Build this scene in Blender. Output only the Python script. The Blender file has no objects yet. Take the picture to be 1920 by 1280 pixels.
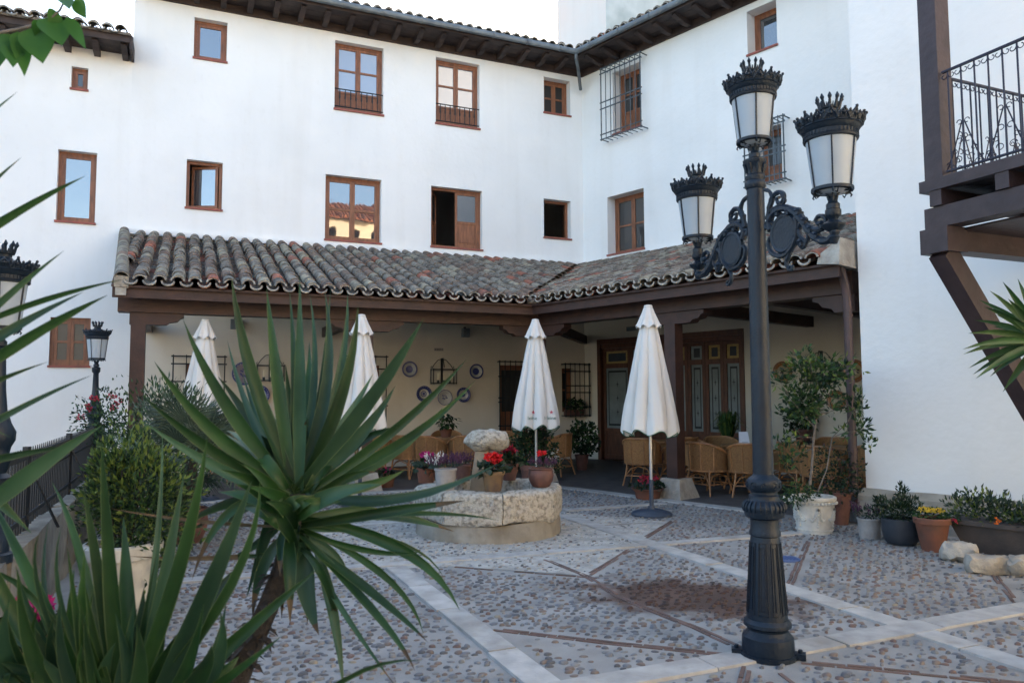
import bpy, math, random
from mathutils import Vector, Matrix, noise
V3 = Vector
R = random.Random(7)
rad = math.radians

# ------------------------------------------------------------------ camera
FPX, PITCH, ROLL, EYE = 1420.0, rad(4.09), rad(0.25), 1.55
scene = bpy.context.scene
cam_d = bpy.data.cameras.new("camera")
cam = bpy.data.objects.new("camera", cam_d)
scene.collection.objects.link(cam)
cam.matrix_world = Matrix.Translation((0, 0, EYE)) @ Matrix.Rotation(rad(90) + PITCH, 4, 'X') @ Matrix.Rotation(-ROLL, 4, 'Z')
cam_d.sensor_width = 36.0
cam_d.lens = FPX / 1920 * 36
cam_d.clip_start = 0.05
cam_d.clip_end = 600
cam_d.dof.use_dof = True
cam_d.dof.focus_distance = 11.0
cam_d.dof.aperture_fstop = 5.6
scene.camera = cam

# ------------------------------------------------------------------ daylight
SUN_EL, SUN_AZ = rad(17), rad(14)          # low sun behind the far wing, the yard lies in open shade
w = bpy.data.worlds.new("World"); scene.world = w; w.use_nodes = True
nt = w.node_tree; nt.nodes.clear()
sky = nt.nodes.new('ShaderNodeTexSky'); sky.sky_type = 'NISHITA'; sky.sun_disc = False
sky.sun_elevation = SUN_EL; sky.sun_rotation = SUN_AZ
sky.altitude = 500; sky.air_density = 1.0; sky.dust_density = 3.2; sky.ozone_density = 1.0
bg = nt.nodes.new('ShaderNodeBackground'); bg.inputs['Strength'].default_value = 0.15
wo = nt.nodes.new('ShaderNodeOutputWorld')
nt.links.new(sky.outputs[0], bg.inputs[0]); nt.links.new(bg.outputs[0], wo.inputs[0])
sl = bpy.data.lights.new("sun", 'SUN'); sl.energy = 3.0; sl.angle = rad(0.5); sl.color = (1.0, 0.86, 0.70)
so = bpy.data.objects.new("sun", sl); scene.collection.objects.link(so)
sdir = V3((math.sin(SUN_AZ) * math.cos(SUN_EL), math.cos(SUN_AZ) * math.cos(SUN_EL), math.sin(SUN_EL)))
so.rotation_euler = (-sdir).to_track_quat('-Z', 'Y').to_euler()
scene.view_settings.view_transform = 'Standard'
scene.view_settings.look = 'None'
scene.view_settings.gamma = 1
scene.view_settings.use_curve_mapping = False
scene.view_settings.exposure = 2.4

# ------------------------------------------------------------------ geometry helpers
def ray(px, py):
    X, Y = (px - 960) / FPX, -(py - 640) / FPX
    x = X * math.cos(ROLL) + Y * math.sin(ROLL); y = -X * math.sin(ROLL) + Y * math.cos(ROLL)
    return V3((x, math.cos(PITCH) - y * math.sin(PITCH), math.sin(PITCH) + y * math.cos(PITCH)))
C0 = V3((0, 0, EYE))
def G(px, py, z=0.0):
    r = ray(px, py); return C0 + r * ((z - EYE) / r.z)
def at(px, py, d):                 # point seen at a pixel of the plan, d metres ahead
    r = ray(px, py); return C0 + r * (d / r.y)
def onp(px, py, N, c):
    r = ray(px, py); return C0 + r * ((c - N.dot(C0)) / N.dot(r))

class Frame:                       # u along a wall, v up, w out of the wall
    def __init__(s, O, u):
        s.O = V3((O.x, O.y, 0)); s.u = u.normalized(); s.n = s.u.cross(V3((0, 0, 1)))
    def p(s, u, v, w=0.0): return s.O + s.u * u + s.n * w + V3((0, 0, v))
    def uv(s, px, py, w=0.0):
        P = onp(px, py, s.n, s.n.dot(s.O) + w); return ((P - s.O).dot(s.u), P.z)
    def g(s, P): d = P - s.O; return (d.dot(s.u), P.z, d.dot(s.n))

ORG = {}
MATS = {}
def put(o, parent=None):
    scene.collection.objects.link(o)
    if parent is not None: o.parent = parent
    return o

class MB:
    def __init__(s): s.v = []; s.f = []; s.m = []
    def add(s, vs, fs, mi=0):
        b = len(s.v); s.v.extend([tuple(x) for x in vs]); s.f.extend([tuple(i + b for i in f) for f in fs]); s.m.extend([mi] * len(fs))
        return s
    def box8(s, P, mi=0):          # 4 bottom (ccw), 4 top
        return s.add(P, [(3, 2, 1, 0), (4, 5, 6, 7), (0, 1, 5, 4), (1, 2, 6, 5), (2, 3, 7, 6), (3, 0, 4, 7)], mi)
    def boxf(s, F, u0, u1, v0, v1, w0, w1, mi=0):
        if u0 > u1: u0, u1 = u1, u0
        if v0 > v1: v0, v1 = v1, v0
        if w0 > w1: w0, w1 = w1, w0
        return s.box8([F.p(u0, v0, w1), F.p(u1, v0, w1), F.p(u1, v0, w0), F.p(u0, v0, w0),
                       F.p(u0, v1, w1), F.p(u1, v1, w1), F.p(u1, v1, w0), F.p(u0, v1, w0)], mi)
    def box(s, c, sx, sy, sz, rz=0, mi=0):   # c = centre of the bottom
        c = V3(c); a = V3((math.cos(rz), math.sin(rz), 0)); b = V3((-a.y, a.x, 0)); z = V3((0, 0, sz))
        q = [c - a * sx / 2 - b * sy / 2, c + a * sx / 2 - b * sy / 2, c + a * sx / 2 + b * sy / 2, c - a * sx / 2 + b * sy / 2]
        return s.box8(q + [x + z for x in q], mi)
    def bar(s, a, b, wd, ht, up=V3((0, 0, 1)), mi=0):   # rectangular bar between two points
        a = V3(a); b = V3(b); t = (b - a).normalized(); x = t.cross(up)
        if x.length < 1e-4: x = t.cross(V3((1, 0, 0)))
        x.normalize(); y = x.cross(t)
        q = [-x * wd / 2 - y * ht / 2, x * wd / 2 - y * ht / 2, x * wd / 2 + y * ht / 2, -x * wd / 2 + y * ht / 2]
        P = [a + k for k in q] + [b + k for k in q]
        return s.add(P, [(0, 1, 2, 3), (7, 6, 5, 4), (0, 4, 5, 1), (1, 5, 6, 2), (2, 6, 7, 3), (3, 7, 4, 0)], mi)
    def tube(s, pts, r, n=6, mi=0, closed=False, flat=1.0):
        pts = [V3(p) for p in pts]; N = len(pts); rs = r if isinstance(r, (list, tuple)) else [r] * N
        vs = []; prev = None
        for i, p in enumerate(pts):
            if closed: t = pts[(i + 1) % N] - pts[i - 1]
            else: t = pts[min(i + 1, N - 1)] - pts[max(i - 1, 0)]
            if t.length < 1e-9: t = V3((0, 0, 1))
            t.normalize()
            if prev is None: x = t.orthogonal().normalized()
            else:
                x = prev - t * prev.dot(t)
                x = x.normalized() if x.length > 1e-6 else t.orthogonal().normalized()
            prev = x; y = t.cross(x)
            for k in range(n):
                a = 2 * math.pi * k / n
                vs.append(p + (x * math.cos(a) + y * math.sin(a) * flat) * rs[i])
        fs = []
        for i in range(N if closed else N - 1):
            j = (i + 1) % N
            for k in range(n):
                l = (k + 1) % n; fs.append((i * n + k, i * n + l, j * n + l, j * n + k))
        if not closed:
            fs.append(tuple(reversed(range(n)))); fs.append(tuple(range((N - 1) * n, N * n)))
        return s.add(vs, fs, mi)
    def lathe(s, prof, c=(0, 0, 0), n=20, mi=0, fn=None, cap=True, a0=0, a1=2 * math.pi):
        c = V3(c); full = abs(a1 - a0 - 2 * math.pi) < 1e-6; nn = n if full else n + 1; vs = []
        for i, q in enumerate(prof):
            for k in range(nn):
                a = a0 + (a1 - a0) * k / n; rr = q[0]
                if fn: rr = fn(i, a, q[0], q[1])
                vs.append(c + V3((rr * math.cos(a), rr * math.sin(a), q[1])))
        fs = []; ms = []
        for i in range(len(prof) - 1):
            for k in range(n):
                l = (k + 1) % nn; fs.append((i * nn + k, i * nn + l, (i + 1) * nn + l, (i + 1) * nn + k))
                ms.append(prof[i][2] if len(prof[i]) > 2 else mi)
        if full and cap:
            if prof[0][0] > 1e-4: fs.append(tuple(reversed(range(nn)))); ms.append(mi)
            if prof[-1][0] > 1e-4: fs.append(tuple(range((len(prof) - 1) * nn, len(prof) * nn))); ms.append(mi)
        b = len(s.v); s.v.extend([tuple(x) for x in vs]); s.f.extend([tuple(i + b for i in f) for f in fs]); s.m.extend(ms)
        return s
    def sphere(s, c, r, n=8, mi=0, sz=1.0):
        pr = [(r * math.sin(math.pi * i / (n // 2)), -r * sz * math.cos(math.pi * i / (n // 2))) for i in range(n // 2 + 1)]
        pr[0] = (1e-5, pr[0][1]); pr[-1] = (1e-5, pr[-1][1])
        return s.lathe(pr, c, n, mi, cap=False)
    def extrude(s, poly, d, mi=0):           # poly of 3d points, thickness vector d
        n = len(poly); P = [V3(p) for p in poly]; Q = [p + d for p in P]
        fs = [tuple(range(n)), tuple(reversed(range(n, 2 * n)))] + [((i + 1) % n, i, n + i, n + (i + 1) % n) for i in range(n)]
        return s.add(P + Q, fs, mi)
    def xf(s, M):
        s.v = [tuple(M @ V3(v)) for v in s.v]; return s
    def jitter(s, a, sc=1.0, seed=0.0):
        o = V3((seed * 3.1, seed * 7.7, seed))
        s.v = [tuple(V3(v) + noise.noise_vector((V3(v) + o) * sc) * a) for v in s.v]; return s
    def mesh(s, name, mats, smooth=False, org=V3((0, 0, 0)), ang=35):
        me = bpy.data.meshes.new(name)
        me.from_pydata([(a - org.x, b - org.y, c - org.z) for a, b, c in s.v], [], s.f)
        if not isinstance(mats, (list, tuple)): mats = [mats]
        for m in mats: me.materials.append(m)
        if len(mats) > 1: me.polygons.foreach_set('material_index', s.m)
        if smooth:
            me.polygons.foreach_set('use_smooth', [True] * len(s.f))
            try: me.set_sharp_from_angle(angle=rad(ang))
            except Exception: pass
        me.update(); return me
    def build(s, name, mats, parent=None, smooth=False, org=None, ang=35, **props):
        if org is None: org = ORG.get(parent.name, V3((0, 0, 0))) if parent is not None else V3((0, 0, 0))
        o = bpy.data.objects.new(name, s.mesh(name, mats, smooth, org, ang))
        if parent is None: o.location = org
        ORG[o.name] = org.copy()
        for k, v in props.items(): o[k] = v
        return put(o, parent)

def thing(name, label, cat, loc=(0, 0, 0), group=None, rz=0, proto=False):
    o = bpy.data.objects.new(name, None); o.empty_display_size = 0.2
    o.location = loc; o.rotation_euler = (0, 0, rz)
    o['label'] = label; o['category'] = cat
    if group: o['group'] = group
    put(o); ORG[o.name] = V3((0, 0, 0)) if proto else V3(loc)
    return o
def copy_tree(o, parent=None):
    c = o.copy(); put(c)
    if parent is not None:
        c.parent = parent; c.matrix_parent_inverse = Matrix()
    for ch in list(KIDS.get(o.name, [])): copy_tree(ch, c)
    return c
KIDS = {}
def index_kids(root):
    KIDS[root.name] = [o for o in scene.collection.objects if o.parent is root]
    for k in KIDS[root.name]: index_kids(k)
def place(root, loc, rz, label, first, group=None, sc=1.0):
    o = root if first else copy_tree(root)
    o.location = loc; o.rotation_euler = (0, 0, rz); o.scale = (sc, sc, sc); o['label'] = label
    if group: o['group'] = group
    return o

# ------------------------------------------------------------------ materials
def N(t, k, **kw):
    n = t.nodes.new(k)
    for a, b in kw.items():
        try: setattr(n, a, b)
        except Exception: pass
    return n
def mat(name, rgb, rough=0.8, rgb2=None, scale=3.0, mix=0.6, bump=0.0, bscale=40.0, metal=0.0, spec=0.4, contrast=(0.35, 0.65), coords='Object', detail=6, stretch=None, rand=0.0, transl=0.0, stain=False):
    m = bpy.data.materials.new(name); m.use_nodes = True; t = m.node_tree
    b = t.nodes['Principled BSDF']; L = t.links.new
    b.inputs['Roughness'].default_value = rough; b.inputs['Metallic'].default_value = metal
    b.inputs['Specular IOR Level'].default_value = spec
    tc = N(t, 'ShaderNodeTexCoord'); co = tc.outputs[coords]
    if stretch:
        mp = N(t, 'ShaderNodeMapping'); mp.inputs['Scale'].default_value = stretch; L(co, mp.inputs[0]); co = mp.outputs[0]
    col = None
    if rgb2 is not None:
        nz = N(t, 'ShaderNodeTexNoise'); nz.inputs['Scale'].default_value = scale; nz.inputs['Detail'].default_value = detail
        L(co, nz.inputs['Vector'])
        cr = N(t, 'ShaderNodeValToRGB'); cr.color_ramp.elements[0].position = contrast[0]; cr.color_ramp.elements[1].position = contrast[1]
        cr.color_ramp.elements[0].color = (*rgb, 1); cr.color_ramp.elements[1].color = (*rgb2, 1)
        L(nz.outputs['Fac'], cr.inputs[0]); col = cr.outputs[0]
    else:
        c = N(t, 'ShaderNodeRGB'); c.outputs[0].default_value = (*rgb, 1); col = c.outputs[0]
    if rand > 0:
        oi = N(t, 'ShaderNodeObjectInfo'); mr = N(t, 'ShaderNodeMapRange')
        mr.inputs['To Min'].default_value = 1 - rand; mr.inputs['To Max'].default_value = 1 + rand
        L(oi.outputs['Random'], mr.inputs[0])
        hs = N(t, 'ShaderNodeHueSaturation'); L(mr.outputs[0], hs.inputs['Value']); L(col, hs.inputs['Color']); col = hs.outputs[0]
    if stain:                       # a wet patch on the paving, with its own ragged outline
        P = G(1290, 1118)
        geo = N(t, 'ShaderNodeNewGeometry')
        mp = N(t, 'ShaderNodeMapping'); mp.vector_type = 'TEXTURE'
        mp.inputs['Location'].default_value = (P.x, P.y, 0); mp.inputs['Rotation'].default_value = (0, 0, rad(-17)); mp.inputs['Scale'].default_value = (0.95, 0.60, 50)
        L(geo.outputs['Position'], mp.inputs[0])
        ln = N(t, 'ShaderNodeVectorMath', operation='LENGTH'); L(mp.outputs[0], ln.inputs[0])
        n2 = N(t, 'ShaderNodeTexNoise'); n2.inputs['Scale'].default_value = 3.2; n2.inputs['Detail'].default_value = 6; L(geo.outputs['Position'], n2.inputs['Vector'])
        ad = N(t, 'ShaderNodeMath', operation='MULTIPLY_ADD'); L(n2.outputs['Fac'], ad.inputs[0]); ad.inputs[1].default_value = 1.5; L(ln.outputs['Value'], ad.inputs[2])
        sr = N(t, 'ShaderNodeMapRange'); L(ad.outputs[0], sr.inputs[0]); sr.inputs['From Min'].default_value = 1.45; sr.inputs['From Max'].default_value = 1.8
        sr.inputs['To Min'].default_value = 0.93; sr.inputs['To Max'].default_value = 0.0
        mx = N(t, 'ShaderNodeMix', data_type='RGBA', blend_type='MULTIPLY'); L(sr.outputs[0], mx.inputs[0]); L(col, mx.inputs[6]); mx.inputs[7].default_value = (0.27, 0.125, 0.075, 1)
        col = mx.outputs[2]
        rr = N(t, 'ShaderNodeMapRange'); L(sr.outputs[0], rr.inputs[0]); rr.inputs['To Min'].default_value = rough; rr.inputs['To Max'].default_value = 0.62; L(rr.outputs[0], b.inputs['Roughness'])
    L(col, b.inputs['Base Color'])
    if bump > 0:
        nb = N(t, 'ShaderNodeTexNoise'); nb.inputs['Scale'].default_value = bscale; nb.inputs['Detail'].default_value = 5; L(co, nb.inputs['Vector'])
        bp = N(t, 'ShaderNodeBump'); bp.inputs['Strength'].default_value = bump; bp.inputs['Distance'].default_value = 0.02
        L(nb.outputs['Fac'], bp.inputs['Height']); L(bp.outputs[0], b.inputs['Normal'])
    if transl > 0:
        tr = N(t, 'ShaderNodeBsdfTranslucent'); L(col, tr.inputs[0]); ms = N(t, 'ShaderNodeMixShader'); ms.inputs[0].default_value = transl
        L(b.outputs[0], ms.inputs[1]); L(tr.outputs[0], ms.inputs[2]); L(ms.outputs[0], t.nodes['Material Output'].inputs[0])
    return m
def glassmat(name, rgb, gl=0.35, rough=0.02, thru=0.0):
    m = bpy.data.materials.new(name); m.use_nodes = True; t = m.node_tree; L = t.links.new
    b = t.nodes['Principled BSDF']; b.inputs['Base Color'].default_value = (*rgb, 1); b.inputs['Roughness'].default_value = 0.6
    g = N(t, 'ShaderNodeBsdfGlossy'); g.inputs['Roughness'].default_value = rough
    nz = N(t, 'ShaderNodeTexNoise'); nz.inputs['Scale'].default_value = 1.6; bp = N(t, 'ShaderNodeBump'); bp.inputs['Strength'].default_value = 0.12; bp.inputs['Distance'].default_value = 0.02
    tc = N(t, 'ShaderNodeTexCoord'); L(tc.outputs['Object'], nz.inputs['Vector']); L(nz.outputs['Fac'], bp.inputs['Height']); L(bp.outputs[0], g.inputs['Normal'])
    ms = N(t, 'ShaderNodeMixShader'); ms.inputs[0].default_value = gl; L(b.outputs[0], ms.inputs[1]); L(g.outputs[0], ms.inputs[2])
    out = ms.outputs[0]
    if thru > 0:
        tp = N(t, 'ShaderNodeBsdfTransparent'); m2 = N(t, 'ShaderNodeMixShader'); m2.inputs[0].default_value = thru; L(out, m2.inputs[1]); L(tp.outputs[0], m2.inputs[2]); out = m2.outputs[0]
    L(out, t.nodes['Material Output'].inputs[0]); return m

def weather(m, amt=.10):
    # rain streaks and hand-floated patches in the limewash itself
    t = m.node_tree; L = t.links.new; bs = t.nodes['Principled BSDF']; src = bs.inputs['Base Color'].links[0].from_socket
    geo = N(t, 'ShaderNodeNewGeometry'); col = src
    for sc, st, lo, hi, a in ((1.0, (2.6, 2.6, .22), .50, .74, amt), (1.0, (.7, .7, 1.1), .48, .66, amt * .6), (1.0, (9, 9, 6), .60, .72, amt * .5)):
        mp = N(t, 'ShaderNodeMapping'); mp.inputs['Scale'].default_value = st; L(geo.outputs['Position'], mp.inputs[0])
        nz = N(t, 'ShaderNodeTexNoise'); nz.inputs['Scale'].default_value = sc; nz.inputs['Detail'].default_value = 8; L(mp.outputs[0], nz.inputs['Vector'])
        mr = N(t, 'ShaderNodeMapRange'); mr.inputs['From Min'].default_value = lo; mr.inputs['From Max'].default_value = hi; mr.inputs['To Max'].default_value = a; L(nz.outputs['Fac'], mr.inputs[0])
        mx = N(t, 'ShaderNodeMix', data_type='RGBA', blend_type='MULTIPLY'); L(mr.outputs[0], mx.inputs[0]); L(col, mx.inputs[6]); mx.inputs[7].default_value = (.62, .56, .47, 1); col = mx.outputs[2]
    L(col, bs.inputs['Base Color']); return m
M = {}
M['plaster'] = mat('plaster', (.80, .79, .765), .92, (.74, .735, .715), .55, bump=.25, bscale=9, contrast=(.4, .75), coords='Object')
M['limewash_shaded'] = mat('cream_limewash_shade', (.68, .62, .52), .92, (.61, .555, .465), .8, bump=.25, bscale=9)  # porch wall tone: warm cream, darkened to carry the shade under the roof
M['plaster_pink'] = mat('plaster_pink', (.80, .66, .58), .92, (.76, .70, .64), .5, bump=.2, bscale=9)
M['plaster_old'] = mat('plaster_old', (.62, .60, .55), .92, (.42, .42, .38), 1.2, bump=.3, bscale=9)
M['plaster_cream'] = mat('plaster_cream', (.78, .66, .46), .9, (.70, .60, .44), .6)
M['stone'] = mat('limestone', (.42, .39, .335), .95, (.24, .215, .18), 5, bump=.9, bscale=26, contrast=(.35, .7), rand=.1)
M['stone_pitted'] = mat('pitted_limestone', (.42, .385, .32), .97, (.17, .15, .12), 22, bump=1.0, bscale=48, contrast=(.46, .70), rand=.08)
M['stone_rough'] = mat('rough_parapet_stone', (.22, .205, .175), .95, (.12, .11, .09), 4, bump=.9, bscale=18, rand=.12)
M['stone_smooth'] = mat('smooth_limestone', (.34, .315, .26), .9, (.22, .195, .155), 3.5, bump=.4, bscale=20)
M['slab'] = mat('limestone_slab', (.46, .45, .42), .8, (.34, .33, .31), 7, bump=.35, bscale=45, rand=.1)
M['mortar'] = mat('paving_mortar', (.33, .325, .305), .92, (.225, .22, .205), 2.2, bump=.5, bscale=70, stain=True)
M['mortar_pale'] = mat('pale_paving_mortar', (.47, .455, .41), .95, (.30, .29, .26), 5, bump=.6, bscale=60, stain=True)
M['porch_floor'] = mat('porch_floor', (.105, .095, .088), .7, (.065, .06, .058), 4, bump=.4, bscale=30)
M['brick'] = mat('paving_brick', (.17, .105, .085), .9, (.12, .088, .075), 9, bump=.4, bscale=60, rand=.22)
M['wood_dark'] = mat('dark_beam_wood', (.062, .028, .020), .55, (.036, .018, .014), 5, bump=.35, bscale=16, stretch=(1, 1, 1), contrast=(.3, .7))
M['wood_eave'] = mat('eave_wood', (.060, .040, .034), .75, (.030, .021, .019), 4, bump=.3, bscale=16)
M['wood_window'] = mat('window_wood', (.27, .105, .050), .45, (.17, .068, .034), 7, bump=.15, bscale=30, stretch=(3, 3, .6))
M['wood_door'] = mat('door_wood', (.13, .048, .024), .42, (.075, .028, .016), 6, bump=.15, bscale=30, stretch=(3, 3, .6))
M['wood_balcony'] = mat('balcony_wood', (.055, .035, .036), .5, (.036, .022, .024), 5, bump=.35, bscale=14)
M['sill'] = mat('terracotta_sill', (.30, .085, .062), .7, (.22, .075, .055), 8)
M['iron'] = mat('wrought_iron', (.028, .030, .034), .5, None, metal=.4)
M['iron_grille'] = mat('grey_iron', (.10, .115, .125), .5, (.06, .07, .075), 8, metal=.35)
M['iron_blue'] = mat('dark_violet_iron', (.022, .022, .040), .45, None, metal=.3)
M['lamp'] = mat('lamp_paint', (.0035, .0095, .019), .45, (.006, .015, .028), 9, bump=.18, bscale=60, spec=.35)
M['lamp_glass'] = mat('frosted_glass', (.53, .60, .66), .35, (.46, .52, .58), 3, transl=.35)
M['zinc'] = mat('zinc', (.17, .19, .20), .55, (.12, .135, .145), 5, metal=.3)
M['brown_pipe'] = mat('brown_pipe', (.085, .052, .052), .45, (.05, .035, .037), 5)
M['canvas'] = mat('parasol_canvas', (.70, .675, .64), .9, (.70, .68, .64), 5, bump=.15, bscale=20, transl=.12)
M['green_trim'] = mat('green_trim', (.03, .12, .07), .8)
M['red_print'] = mat('red_print', (.55, .10, .12), .8)
M['alu'] = mat('aluminium', (.55, .57, .60), .3, None, metal=.8)
M['dark_plastic'] = mat('dark_plastic', (.045, .06, .085), .45)
M['wicker'] = mat('wicker', (.40, .205, .075), .65, (.22, .105, .04), 60, bump=1.0, bscale=90, stretch=(1, 1, 1.6), rand=.2)
M['rattan'] = mat('rattan', (.42, .205, .08), .45, (.26, .12, .05), 14, bump=.2, bscale=50, rand=.15)
M['soil'] = mat('soil', (.035, .025, .02), .95, (.06, .045, .035), 40, bump=1, bscale=60)
M['terracotta'] = mat('terracotta', (.19, .072, .044), .85, (.135, .066, .045), 8, bump=.2, bscale=40, rand=.1)
M['terra_brown'] = mat('brown_clay', (.17, .075, .055), .6, (.10, .05, .04), 8, bump=.2, bscale=40)
M['clay_grey'] = mat('grey_clay', (.32, .30, .28), .85, (.22, .20, .185), 6, bump=.4, bscale=30)
M['clay_two'] = mat('ochre_clay', (.20, .12, .055), .6, (.10, .065, .045), 7, bump=.2, bscale=30)
M['pot_white'] = mat('white_pot', (.62, .61, .56), .8, (.45, .44, .41), 7, bump=.2, bscale=40)
M['pot_dark'] = mat('dark_blue_pot', (.022, .028, .038), .5, (.034, .04, .05), 6)
M['trough'] = mat('dark_trough', (.075, .058, .048), .7, (.05, .042, .038), 7, bump=.3, bscale=30)
M['pane_sky'] = glassmat('window_glass', (.02, .022, .025), .26)
M['pane_dim'] = glassmat('dim_window_glass', (.018, .016, .014), .07)
M['pane_curtain'] = glassmat('curtained_glass', (.24, .265, .32), .20)
M['etched'] = mat('etched_glass', (.20, .23, .23), .4, (.14, .165, .17), 3)
M['black_paint'] = mat('black_paint', (.012, .014, .016), .5)
M['paper'] = mat('paper', (.75, .75, .78), .7)
M['candle'] = mat('candle', (.75, .70, .55), .6)
M['gold'] = mat('gilt_frame', (.42, .30, .10), .5, (.30, .2, .08), 20, metal=.3)
for k in ('plaster', 'limewash_shaded', 'plaster_pink', 'slab'): weather(M[k], .11 if k != 'slab' else .5)
weather(M['canvas'], .25); weather(M['stone_smooth'], .8); weather(M['stone'], .5); weather(M['pot_white'], .6); weather(M['terracotta'], .6)
def leafm(name, a, b, rough=.5, tr=.18, sc=9, rand=0.0): return mat(name, a, rough, b, sc, transl=tr, spec=.28, rand=rand)
M['leaf_yucca'] = leafm('yucca_leaf', (.007, .030, .007), (.026, .074, .018), .45, .08, 4, .3)
M['leaf_yucca2'] = leafm('yucca_leaf_blue', (.012, .040, .020), (.034, .082, .042), .45, .08, 4, .3)
M['leaf_margin'] = leafm('yucca_leaf_margin', (.055, .095, .035), (.085, .12, .05), .5, .1, 8)
M['leaf_dry'] = leafm('dry_leaf', (.12, .085, .048), (.05, .035, .02), .8, .1, 10)
M['leaf_dark'] = leafm('dark_leaf', (.008, .022, .010), (.020, .042, .018))
M['leaf_mid'] = leafm('green_leaf', (.026, .066, .018), (.048, .098, .030))
M['leaf_light'] = leafm('light_leaf', (.085, .135, .022), (.14, .18, .035))
M['leaf_grey'] = leafm('grey_green_leaf', (.034, .055, .038), (.055, .080, .056))
M['leaf_palm'] = leafm('palm_leaf', (.075, .115, .078), (.125, .165, .115))
M['leaf_branch'] = leafm('hanging_leaf', (.040, .125, .018), (.065, .17, .03), .45, .4, 3)
M['bark'] = mat('bark', (.032, .025, .020), .95, (.03, .024, .02), 25, bump=1, bscale=40)
M['bark_pale'] = mat('pale_bark', (.20, .17, .14), .9, (.12, .10, .085), 25, bump=.5, bscale=40)
for k, c in dict(red=(.62, .016, .02), magenta=(.45, .02, .16), darkred=(.28, .012, .03), heather=(.085, .030, .065), white=(.65, .66, .62), yellow=(.68, .48, .05), orange=(.7, .18, .03), pinkred=(.42, .03, .06)).items():
    M['fl_' + k] = mat('petal_' + k, c, .6, transl=.25)
# ------------------------------------------------------------------ plan of the place
D1 = V3((math.sin(rad(66.6)), math.cos(rad(66.6)), 0)); D2 = V3((math.sin(rad(41)), -math.cos(rad(41)), 0))
N1 = D1.cross(V3((0, 0, 1))); N2 = D2.cross(V3((0, 0, 1)))
def meet(c1, c2):
    det = N1.x * N2.y - N1.y * N2.x
    return V3(((c1 * N2.y - c2 * N1.y) / det, (N1.x * c2 - N2.x * c1) / det, 0))
CW1, CP1, CW2, CP2 = -16.53, -12.57, -13.69, -9.50
WC = meet(CW1, CW2); PC = meet(CP1, CP2)
F1 = Frame(WC, D1); F2 = Frame(WC, D2); P1 = Frame(PC, D1); P2 = Frame(PC, D2)
K = 1 / math.tan(rad(53.8))                # how far an offset moves along the wall at the inner corner
VTOP = 9.64
UT = F1.uv(246, 200)[0]                    # left edge of the tall wing

def wall(mb, F, u0, u1, v0, v1, holes, dep=.32, mi=0):
    us = sorted(set([u0, u1] + [h[i] for h in holes for i in (0, 1)])); vs = sorted(set([v0, v1] + [h[i] for h in holes for i in (2, 3)]))
    us = [u for u in us if u0 - 1e-6 <= u <= u1 + 1e-6]; vs = [v for v in vs if v0 - 1e-6 <= v <= v1 + 1e-6]
    for a, b in zip(us, us[1:]):
        for c, d in zip(vs, vs[1:]):
            mu, mv = (a + b) / 2, (c + d) / 2
            if any(h[0] < mu < h[1] and h[2] < mv < h[3] for h in holes): continue
            mb.add([F.p(a, c), F.p(b, c), F.p(b, d), F.p(a, d)], [(0, 1, 2, 3)], mi)
    for a, b, c, d in [h[:4] for h in holes]:
        o = [F.p(a, c), F.p(b, c), F.p(b, d), F.p(a, d)]; q = [F.p(a, c, -dep), F.p(b, c, -dep), F.p(b, d, -dep), F.p(a, d, -dep)]
        mb.add(o + q, [(0, 4, 5, 1), (1, 5, 6, 2), (2, 6, 7, 3), (3, 7, 4, 0)], mi)

def opening(F, xl, xr, yt, yb):
    u0, v0 = F.uv(xl, yb); v1 = F.uv(xl, yt)[1]; u1 = F.uv(xr, (yt + yb) / 2)[0]
    return (u0, u1, v0, v1)

def casement(F, parent, u0, u1, v0, v1, w, rows, pane, panel=0.0, t=.055, bars=None, splits=None):
    """one leaf: wooden frame with glazing bars, panes and maybe a lower wooden panel"""
    mb = MB()
    for a, b, c, d in ((u0, u0 + t, v0, v1), (u1 - t, u1, v0, v1), (u0 + t, u1 - t, v0, v0 + t), (u0 + t, u1 - t, v1 - t, v1)):
        mb.boxf(F, a, b, c, d, w - .04, w)
    vb = v0 + t
    if panel > 0:
        vb = v0 + (v1 - v0) * panel
        mb.boxf(F, u0 + t, u1 - t, v0 + t, vb - t / 2, w - .03, w - .015)
        mb.boxf(F, u0 + t + .04, u1 - t - .04, v0 + t + .05, vb - t / 2 - .05, w - .015, w - .006)
        mb.boxf(F, u0 + t, u1 - t, vb - t / 2, vb + t / 2, w - .038, w - .003); vb += t / 2
    o = mb.build('casement', M['wood_window'], parent)
    hs = (v1 - t - vb) / rows
    for i in range(rows):
        a, b = vb + i * hs, vb + (i + 1) * hs
        MB().boxf(F, u0 + t, u1 - t, a, b - (.022 if i < rows - 1 else 0), w - .028, w - .022).build('pane', pane, parent)
        if i < rows - 1: MB().boxf(F, u0 + t, u1 - t, b - .022, b + .022, w - .036, w - .002).build('glazing_bar', M['wood_window'], parent)
    return o

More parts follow.
